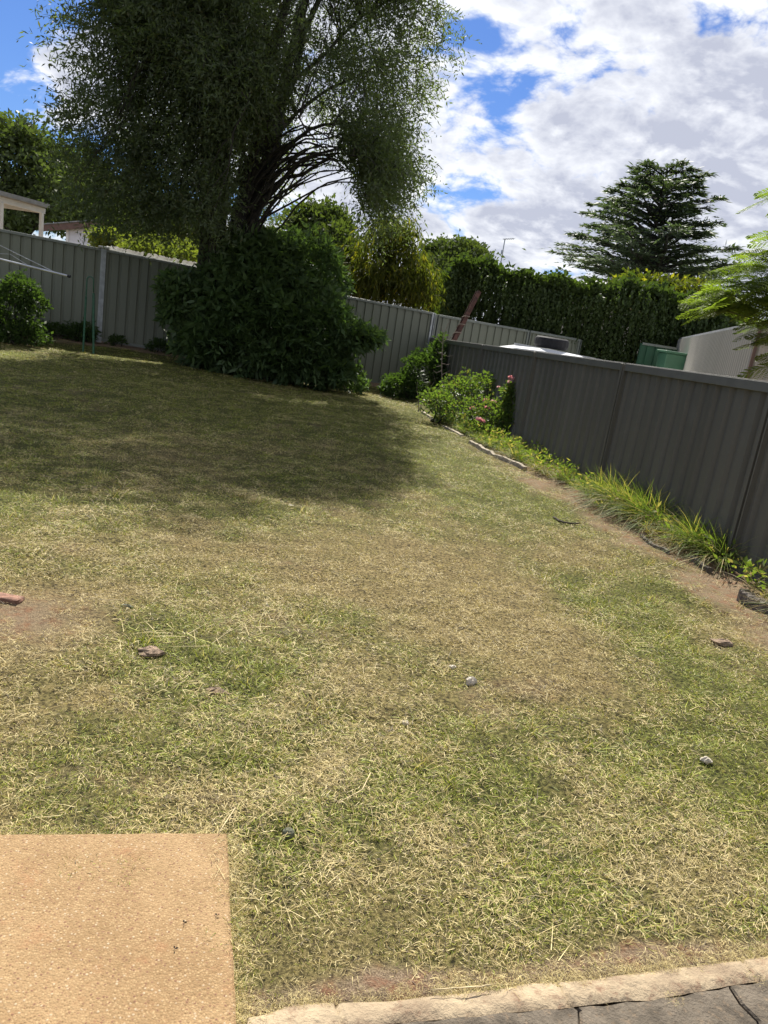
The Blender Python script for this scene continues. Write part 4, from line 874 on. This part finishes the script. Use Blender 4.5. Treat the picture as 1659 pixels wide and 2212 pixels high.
MB().add([(q[0]+a*.24*(1 if c else .8), q[1]+b*.28*(1 if c else .8), c*(zb_-.06)+.02) for c in (0, 1) for a, b in ((-1,-1),(1,-1),(1,1),(-1,1))], [(3,2,1,0),(4,5,6,7),(0,1,5,4),(1,2,6,5),(2,3,7,6),(3,0,4,7)]).build('body', M['midgreen'], gbn, bevel=.02)
MB().box((q[0], q[1], zb_-.015), (.54, .62, .05)).build('lid', M['midgreen'], gbn, bevel=.015)
for sd_ in (-1, 1): MB().tube([(q[0]+sd_*.20, q[1]+.22, .10), (q[0]+sd_*.25, q[1]+.22, .10)], .10, 14).build('wheel', M['rubber'], gbn)
# beige corrugated shed
s0, s1 = at(1466, 735, 18.6), at(1643, 700, 9.6); zs = at(1473, 735, 18.6)[2]; zs1 = at(1643, 700, 9.6)[2]; print('shed', zs, zs1)
sh = thing('corrugated_shed', (s0[0], s0[1], 0), 'beige corrugated metal shed behind the grey fence at right', 'shed')
def corr(name, p0, p1, z0, z1, pitch=.20, par=None, rows=1, amp=.012):
    d_ = p1-p0; Ln = np.linalg.norm(d_); d_ = d_/Ln; nr = np.array([d_[1], -d_[0]]); V = []; k = int(Ln/pitch)*6+1
    for i in range(k):
        f = i/(k-1); ph = (i % 6); o_ = (0, 0, 1, 1, 0, 0)[ph]*amp*1.6 if True else 0; q_ = p0+d_*f*Ln+nr*o_; V += [(q_[0], q_[1], .0), (q_[0], q_[1], z0+(z1-z0)*f)]
    return MB().add(V, [(2*i, 2*i+2, 2*i+3, 2*i+1) for i in range(k-1)]).build(name, M['beige'], par)
A_, B_ = s0[:2], s1[:2]; ds_ = unit(B_-A_); nsr = np.array([-ds_[1], ds_[0]])
nsh = 12
for k in range(nsh):
    f0, f1 = k/nsh, (k+1)/nsh; corr('wall_sheet', A_+(B_-A_)*f0, A_+(B_-A_)*f1, zs+(zs1-zs)*f0, zs+(zs1-zs)*f1, .15, sh)
C_ = B_+nsr*4.; 
for k in range(5): corr('wall_sheet', B_+(C_-B_)*k/5, B_+(C_-B_)*(k+1)/5, zs1, zs1, .15, sh)
D_ = A_+nsr*4.
MB().add([(*D_, 0), (*C_, 0), (*C_, zs1), (*D_, zs), (*A_, 0), (*A_, zs)], [(0,1,2,3),(4,0,3,5)]).build('rear_wall', M['beige'], sh)
MB().add([(*A_, zs+.006), (*B_, zs1+.006), (*C_, zs1+.006), (*D_, zs+.006), (*A_, zs+.04), (*B_, zs1+.04), (*C_, zs1+.04), (*D_, zs+.04)], [(3,2,1,0),(4,5,6,7),(0,1,5,4),(1,2,6,5),(2,3,7,6),(3,0,4,7)]).build('roof', M['roofgrey'], sh)
MB().box((B_[0]-.0, B_[1]-.02, zs1/2), (.035, .035, zs1), math.atan2(ds_[1], ds_[0])).build('corner_trim', M['brownroof'], sh)
# ------------------------------------------------------------------ clothes line, hooked stake
cl0 = at(-330, 780, 12.2); cl0[2] = 0; zc_ = at(60, 560, 12.2)[2]
ch = thing('clothes_line', cl0, 'grey metal rotary clothes line whose arms reach in at the left edge', 'clothes line')
hub = np.array([cl0[0], cl0[1], at(0, 530, 12.2)[2]+.3]); MB().tube([cl0, hub+[0, 0, .1]], .03, 10).build('pole', M['alu'], ch)
MB().tube([hub-[0, 0, .35], hub-[0, 0, .1]], .05, 10).build('hub', M['alu'], ch)
tip = at(150, 597, 12.2); p1_ = at(0, 560, 12.2); arm_dir = unit(tip-p1_); root = tip-arm_dir*((tip[0]-hub[0])/arm_dir[0]); root[1] = hub[1]
MB().tube([root, tip], .017, 8).build('arm', M['alu'], ch); MB().tube([tip-arm_dir*.03, tip+arm_dir*.015], .022, 8).build('arm_end', M['rubber'], ch)
for az in (1.57, 3.14, 4.71): d_ = np.array([math.cos(az), math.sin(az), -.06])*np.linalg.norm(tip-root); MB().tube([root, root+d_], .017, 8).build('arm', M['alu'], ch)
MB().tube([at(0, 530, 12.2), at(118, 588, 12.2)], .006, 5).build('brace', M['alu'], ch); MB().tube([at(0, 548, 12.2), at(22, 549, 12.2), at(60, 573, 12.2)], .004, 5).build('line', M['alu'], ch)
k0, k1, k2, k3 = at(180, 745, 14.1), at(188, 605, 14.1), at(202, 605, 14.1), at(193, 752, 13.9)
zg1 = gz(k0[0], k0[1]); k0[2] = zg1-.03; k3[2] = zg1-.03; k3[1] = 14.1; k2[1] = 14.1
st = thing('hooked_stake', (k0[0], k0[1], zg1), 'tall green metal stake bent over like a hook in front of the fence', 'garden stake')
cen = (k1+k2)/2; rad = np.linalg.norm(k2-k1)/2; loop = [k0]+[cen+np.array([-math.cos(a)*rad, 0, math.sin(a)*rad+.0]) for a in np.linspace(0, np.pi, 12)]+[k2+(k3-k2)*.16]
MB().tube(loop, .011, 7).build('hook', M['greenpaint'], st, smooth=True); MB().tube([k2+(k3-k2)*.17, k3], .022, 8).build('sleeve', M['greenpaint'], st); MB().tube([k0+(k1-k0)*.02, k0+(k1-k0)*.78], .019, 8).build('sleeve', M['greenpaint'], st)
# ------------------------------------------------------------------ the bed on the right: roses, weeds, dead stems
def bedz(x, y): return float(gz(x, y))+.05
def rosebush(px, py, Y, name, label, blobs, n, blooms=(), stems=8, tall=None, Ln=.055, lm='roseleaf'):
    b = at(px, py, Y); b[2] = bedz(b[0], b[1]); t = bush(name, label, b, blobs, n, 5, Ln, Ln*.6, lm, 'rose bush' if 'rose' in name else 'plant', stems=stems, inner=.2)
    for (bx, by, bY, col, r) in blooms:
        c = at(bx, by, bY); k = 26; u = rnd(k); u[:, 2] = abs(u[:, 2])*.7; V, Fc = leaves(c+u*r*.25, unit(u+[0, 0, .5]), r*.9, r*.8, fold=.35)
        o = NB().add(V, Fc).add(*tube(arc(c-[0, 0, .005], b+[rng.normal()*.1, rng.normal()*.1, .1], .05, 6, .02), np.linspace(.004, .007, 6), 4)).build('bloom', M[col], t)
        me_ = o.data; me_.materials.append(M['roseleaf']); mi = np.zeros(len(me_.polygons), np.int32); mi[k:] = 1; me_.polygons.foreach_set('material_index', mi)
    return t
rosebush(955, 905, 12.6, 'rose_bush', 'weedy light green rose bush with grassy skirt at the left end of the bed', [bl(945, 865, 12.4, .28, .3, .18), bl(985, 850, 12.8, .32, .35, .28), bl(1000, 895, 12.2, .40, .4, .22), bl(1010, 825, 13.0, .16, .2, .18, .4)], 520, [(1020, 884, 12.0, 'pink', .05)])
rosebush(1040, 915, 12.0, 'rose_bush', 'middle leafy rose bush with several pink and fading blooms', [bl(1045, 840, 12.6, .2, .25, .26, .7), bl(1050, 890, 11.8, .36, .3, .25), bl(1090, 905, 11.6, .28, .3, .2, .7), bl(1030, 930, 11.5, .28, .3, .14, .6)], 520,
         [(1048, 867, 12.0, 'pink', .055), (1052, 883, 11.6, 'pink', .05), (1065, 871, 11.8, 'palepink', .055), (1034, 909, 11.4, 'pink', .06), (1077, 838, 11.8, 'palepink', .035), (1042, 912, 11.4, 'pink', .05)])
rosebush(1110, 920, 11.6, 'rose_bush', 'tall narrow rose stem with pink bloom on top against the grey fence', [bl(1103, 848, 11.6, .10, .12, .13, .5), bl(1106, 870, 11.6, .13, .15, .2, .8), bl(1112, 905, 11.5, .2, .2, .25, 1)], 420,
         [(1103, 820, 11.6, 'pink', .065), (1102, 828, 11.6, 'palepink', .05)], stems=5)
# bare sapling and dead twigs
def twigtree(name, label, base, paths, r0, mat, cat='sapling'):
    t = thing(name, base, label, cat)
    for i, p in enumerate(paths): NB().add(*tube(np.array(p), np.linspace(r0 if i == 0 else r0*.45, r0*.25 if i == 0 else r0*.15, len(p)), 6)).build('stem' if i == 0 else 'twig', mat, t, smooth=True)
    return t
def pxp(L_, Y): return [at(x, y, Y) for x, y in L_]
bs = at(958, 870, 14.6); bs[2] = bedz(bs[0], bs[1])
twigtree('bare_sapling', 'bare pale leafless sapling standing in front of the fence corner', bs, [[bs]+pxp([(955, 830), (954, 800), (955, 765), (957, 735), (962, 715)], 14.6)]+[pxp(q, 14.6) for q in
    ([(956, 742), (948, 735), (944, 720)], [(957, 738), (966, 732), (972, 718)], [(955, 765), (968, 770), (978, 768)], [(955, 765), (945, 760)], [(954, 790), (942, 792)], [(954, 785), (968, 788), (974, 784)], [(954, 810), (965, 805), (972, 800)], [(955, 800), (942, 806), (936, 800)], [(954, 825), (968, 835), (985, 838)],
     [(957, 738), (957, 720), (952, 700)], [(962, 715), (968, 700), (975, 690)], [(966, 732), (975, 728), (985, 712)])], .018, M['bark_pale'])
ds0 = at(905, 880, 13.2); ds0[2] = bedz(ds0[0], ds0[1])
twigtree('dead_twigs', 'thin arching dead twigs at the left end of the bed', ds0, [[ds0]+pxp([(905, 862), (900, 842), (902, 825)], 13.2), [ds0]+pxp([(920, 850), (925, 835), (915, 820), (908, 812)], 13.2), [ds0]+pxp([(930, 850), (945, 838), (960, 833)], 13.2), [ds0]+pxp([(925, 845), (940, 822), (936, 808)], 13.2)], .008, M['bark_pale'], 'twigs')
dn0 = at(1570, 1205, 7.0); dn0 = grd(1585, 1200, .05); Yn = dn0[1]
twigtree('pruned_stump', 'dead pruned shrub with forked pale stems leaning over the weeds at right', dn0, [[dn0]+pxp([(1585, 1160), (1595, 1125), (1612, 1090), (1618, 1078)], Yn), pxp([(1605, 1100), (1640, 1090), (1675, 1078)], Yn), pxp([(1612, 1088), (1645, 1082), (1690, 1068)], Yn), pxp([(1600, 1115), (1625, 1118), (1640, 1098), (1648, 1080)], Yn),
     [dn0]+pxp([(1630, 1175), (1640, 1150), (1647, 1122), (1655, 1105)], Yn), [dn0]+pxp([(1570, 1150), (1560, 1120), (1565, 1095)], Yn), [dn0]+pxp([(1600, 1180), (1655, 1150), (1680, 1142)], Yn)], .020, M['bark_pale'], 'dead shrub')
# weeds: long grass along the bed
n = 34000; yv = 3.0+(13.2-3.0)*rng.random(n)**1.05; xb = bedx(yv); wdt = np.clip(fgx(yv)-xb, .1, 2); f = rng.random(n)
o_w = .05+.20*sm(9.5-yv, 0, 2.5); xv = xb+o_w+f*np.minimum(np.maximum(wdt-o_w-.02, .05), .95); cl_ = fbm(xv, yv, 2.2, 201, 3); ok = (rng.random(n) < .45+.55*sm(cl_, .30, .52)) & (xv < fgx(yv)-.04); xv, yv, cl_ = xv[ok], yv[ok], cl_[ok]; n = len(xv)
h_ = (1+.25*sm(9.5-yv, 0, 2))*(.09+.24*sm(cl_, .35, .65))*(.5+.8*rng.random(n))*(.6+.4*sm(yv, 11., 8.))
th = rng.random(n)*2*np.pi; ti = .1+.75*rng.random(n)**1.3; dv = np.stack([np.cos(th)*np.sin(ti)-.04, np.sin(th)*np.sin(ti)-.04, np.cos(ti)], -1)
V, Fc = blades(np.stack([xv, yv, gz(xv, yv)+.04], -1), dv, h_*1.1, .0045+.004*rng.random(n), .2+1.2*rng.random(n), 4)
nw = 420; yw = 3.0+10.2*rng.random(nw); xw = bedx(yw)+.04+rng.random(nw)*np.minimum(np.clip(fgx(yw)-bedx(yw), .1, 2)-.1, .85)
V3, F3 = rosettes(np.stack([xw, yw, gz(xw, yw)+.06+.16*rng.random(nw)], -1), unit(rnd(nw)*.6+[0, -.2, .8]), 6, .055, .022)
V, Fc = np.concatenate([V, V3]), np.concatenate([Fc, F3+len(V)])
tag(npmesh('bed_weeds', V, Fc, M['weed']), 'long sunlit green weeds and grass filling the bed along the grey fence', 'weeds', kind='stuff')
n = 6000; yv = 3.0+7.*rng.random(n); f = rng.random(n)**1.6; xv = bedx(yv)+.03+f*.55; cl_ = fbm(xv, yv, 1.4, 301, 3); ok = rng.random(n) < sm(cl_, .40, .56); xv, yv = xv[ok], yv[ok]; n = len(xv); th = rng.random(n)*2*np.pi; ti = .5+.9*rng.random(n)
V, Fc = blades(np.stack([xv, yv, gz(xv, yv)+.03+.06*rng.random(n)], -1), np.stack([np.cos(th)*np.sin(ti), np.sin(th)*np.sin(ti), np.cos(ti)], -1), .08+.16*rng.random(n), .005, .6*rng.random(n), 3)
tag(npmesh('dead_weeds', V, Fc, M['drystem']), 'straw-coloured dead weeds lying over the front edge of the bed', 'dead weeds', kind='stuff')
# bed edging: concrete pieces and old sleepers
def lump(name, label, c, sz, mat, cat, group=None, seed=0, rz=0., rough=.25, nseg=(9, 6), parent=None, square=0.):
    r = np.random.default_rng(seed); V = []; nu, nv = nseg
    for j in range(nv+1):
        ph = -np.pi/2+np.pi*j/nv
        for i in range(nu):
            a = 2*np.pi*i/nu; u_ = np.array([math.cos(a)*math.cos(ph), math.sin(a)*math.cos(ph), math.sin(ph)])
            if square: u_ = np.sign(u_)*np.abs(u_)**(1-square)
            u_ = u_*(1+rough*(r.random()-.5)); V.append(u_*np.array(sz)/2)
    V = np.array(V); cz, sn = math.cos(rz), math.sin(rz); V = np.stack([V[:, 0]*cz-V[:, 1]*sn, V[:, 0]*sn+V[:, 1]*cz, V[:, 2]], -1)+np.array(c)
    o = MB().add(V, [(j*nu+i, j*nu+(i+1) % nu, (j+1)*nu+(i+1) % nu, (j+1)*nu+i) for j in range(nv) for i in range(nu)]).build(name, mat, parent, origin=c)
    if label: tag(o, label, cat, group)
    return o
def strip(name, label, cat, pxs, wd, ht, mat, group=None, seed=1, lift=.0):
    P_ = np.array([grd(*p) for p in pxs]); t = np.linspace(0, len(P_)-1, 14*(len(P_)-1)+1); C = np.stack([np.interp(t, range(len(P_)), P_[:, k]) for k in range(3)], -1); r = np.random.default_rng(seed)
    T_ = unit(np.gradient(C, axis=0)); Nn = np.stack([-T_[:, 1], T_[:, 0], 0*T_[:, 0]], -1); V = []
    for i, (c, nn) in enumerate(zip(C, Nn)):
        w_ = wd*(.94+.12*r.random())/2; h1 = ht*(.85+.2*r.random()); z0 = float(gz(c[0], c[1]))
        for a, z in ((-1, -.03), (-1, h1*.9), (-.8, h1), (.8, h1*(.9+.1*r.random())), (1, h1*.85), (1, -.03)): V.append((c[0]+nn[0]*a*w_, c[1]+nn[1]*a*w_, z0+z+lift))
    k = len(C); Fc = [(i*6+j, (i+1)*6+j, (i+1)*6+j+1, i*6+j+1) for i in range(k-1) for j in range(5)]+[tuple(range(6)), tuple((k-1)*6+j for j in range(6))[::-1]]
    return tag(MB().add(V, Fc).build(name, mat, origin=tuple(C[0])), label, cat, group)
ems = plain('edging_concrete', (.36, .31, .235), .9, var=.2, scale=20, bump=.6, dirt=(.28, .2, .12, .6))
strip('edging_strip', 'long pale concrete edging strip between the lawn and the weeds', 'edging', [(1016, 958), (1050, 978), (1090, 997), (1134, 1016)], .055, .055, ems, seed=2)
strip('edging_strip', 'short broken pale edging piece by the foot of the left rose bush', 'edging', [(912, 893), (945, 914)], .06, .05, ems, seed=3)
strip('edging_strip', 'small edging fragment between the short broken piece and the long strip', 'edging', [(960, 925), (998, 946)], .06, .035, ems, seed=4)
strip('sleeper', 'thin weathered timber edge flush in the bare soil, farthest of the three timbers', 'timber edging', [(1385, 1164), (1440, 1202)], .035, .03, M['timber'], seed=5)
strip('sleeper', 'short dark weathered timber piece, middle of the three timbers', 'timber edging', [(1492, 1216), (1532, 1238)], .05, .045, M['timber'], seed=6)
strip('sleeper', 'thick rotting timber sleeper at the right edge, nearest of the three timbers', 'timber edging', [(1602, 1295), (1635, 1312), (1700, 1345)], .09, .085, M['timber'], seed=7)
# ------------------------------------------------------------------ odds and ends on the lawn
def gnd(px, py, dz=0.): g_ = grd(px, py); g_ = grd(px, py, float(gz(g_[0], g_[1]))+dz); return g_
def stone(px, py, sz, mat, label, cat, name='stone', seed=0, rz=0., rough=.5, square=0.):
    c = gnd(px, py, sz[2]*.08+.004); return lump(name, label, tuple(c), sz, M[mat], cat, seed=seed, rz=rz, rough=rough, square=square)
stone(1017, 1472, (.055, .040, .045), 'stone_white', 'largest white stone lying in the middle of the lawn', 'stone', seed=1, rz=.5)
stone(978, 1441, (.035, .025, .022), 'stone_white', 'small white stone just above and left of the largest white stone', 'stone', seed=2)
stone(876, 1562, (.028, .022, .020), 'stone_white', 'tiny white stone in the grass left of and below the largest white stone', 'stone', seed=3)
stone(1525, 1642, (.045, .03, .025), 'stone_white', 'pale pebble half sunk in the grass at the right', 'stone', seed=4)
stone(623, 1800, (.040, .035, .034), 'stone_grey', 'round grey-green pebble on green grass right of the concrete slab corner', 'stone', seed=5, rough=.1)
stone(325, 1408, (.11, .08, .035), 'clod', 'brown lump of dry earth, farther of the two on the left lawn', 'earth clod', 'earth_clod', 6, rough=.5)
stone(467, 1494, (.09, .05, .028), 'clod', 'brown lump of dry earth, nearer of the two on the left lawn', 'earth clod', 'earth_clod', 7, rough=.5)
stone(1560, 1390, (.14, .09, .05), 'clod', 'dark brown clod in the bare patch near the right sleeper', 'earth clod', 'earth_clod', 8, rough=.5)
stone(14, 1293, (.15, .07, .03), 'brick', 'flat broken red brick half buried at the left edge of the lawn', 'brick', 'broken_brick', 9, rz=-.05, rough=.12, square=.6)
stone(275, 1310, (.06, .03, .02), 'stone_grey', 'flat grey stone chip in the grass on the left', 'stone', seed=10)
stone(628, 1092, (.05, .03, .02), 'stone_white', 'pale scrap lying where the tree shade ends', 'stone', seed=11)
def stick(px, r_, mat, label, seed=0, name='stick', cat='stick', lift=.012):
    P_ = np.array([gnd(*p, lift) for p in px]); t = np.linspace(0, len(P_)-1, 5*(len(P_)-1)+1); C = np.stack([np.interp(t, range(len(P_)), P_[:, k]) for k in range(3)], -1); C[:, 2] += np.random.default_rng(seed).normal(size=len(C))*r_*.4
    V, Fc = tube(C, np.linspace(r_, r_*.6, len(C)), 7); b = MB().add(V, Fc.tolist()); b.f.append(tuple(range(7))[::-1]); b.f.append(tuple(len(V)-7+i for i in range(7)))
    return tag(b.build(name, M[mat], origin=tuple(C[0]), smooth=True), label, cat)
stick([(1196, 1118), (1215, 1128), (1235, 1131), (1252, 1130)], .010, 'darkstick', 'dark crooked stick lying on the grass near the bed', 1)
stick([(798, 1393), (835, 1389)], .0018, 'straw', 'thin pale twig near the middle of the lawn', 2, lift=.02)
stick([(800, 1670), (783, 1705), (730, 1735)], .0018, 'straw', 'long bent straw stalk below the lawn centre', 3, lift=.03)
stick([(212, 1295), (270, 1296)], .0018, 'straw', 'straight pale stalk beside the flat grey stone chip', 4, lift=.03)
stick([(508, 1745), (472, 1800)], .0018, 'straw', 'pale stalk standing off the grass just above the slab corner', 5, lift=.04)
stick([(1060, 2128), (1010, 2133), (930, 2138)], .0018, 'straw', 'pale stalk resting along the top of the kerb strip', 6, lift=.02)
for i, (px, py) in enumerate(((398, 1993), (378, 2049), (468, 1978))):   # dark leaf scraps on the slab
    c = grd(px, py, .036); k = 3; V, Fc = leaves(np.tile(c, (k, 1)), unit(np.array([[1, .3, .3], [-.6, .8, .3], [.1, -1, .35]])), .008, .005); tag(NB().add(V, Fc).build('leaf_scrap', M['darkstick'], origin=tuple(c)), ['dark curled leaf scrap on the slab, upper of three', 'dark curled leaf scrap on the slab, lowest of three', 'dark curled leaf scrap nearest the slab edge'][i], 'leaf scrap')
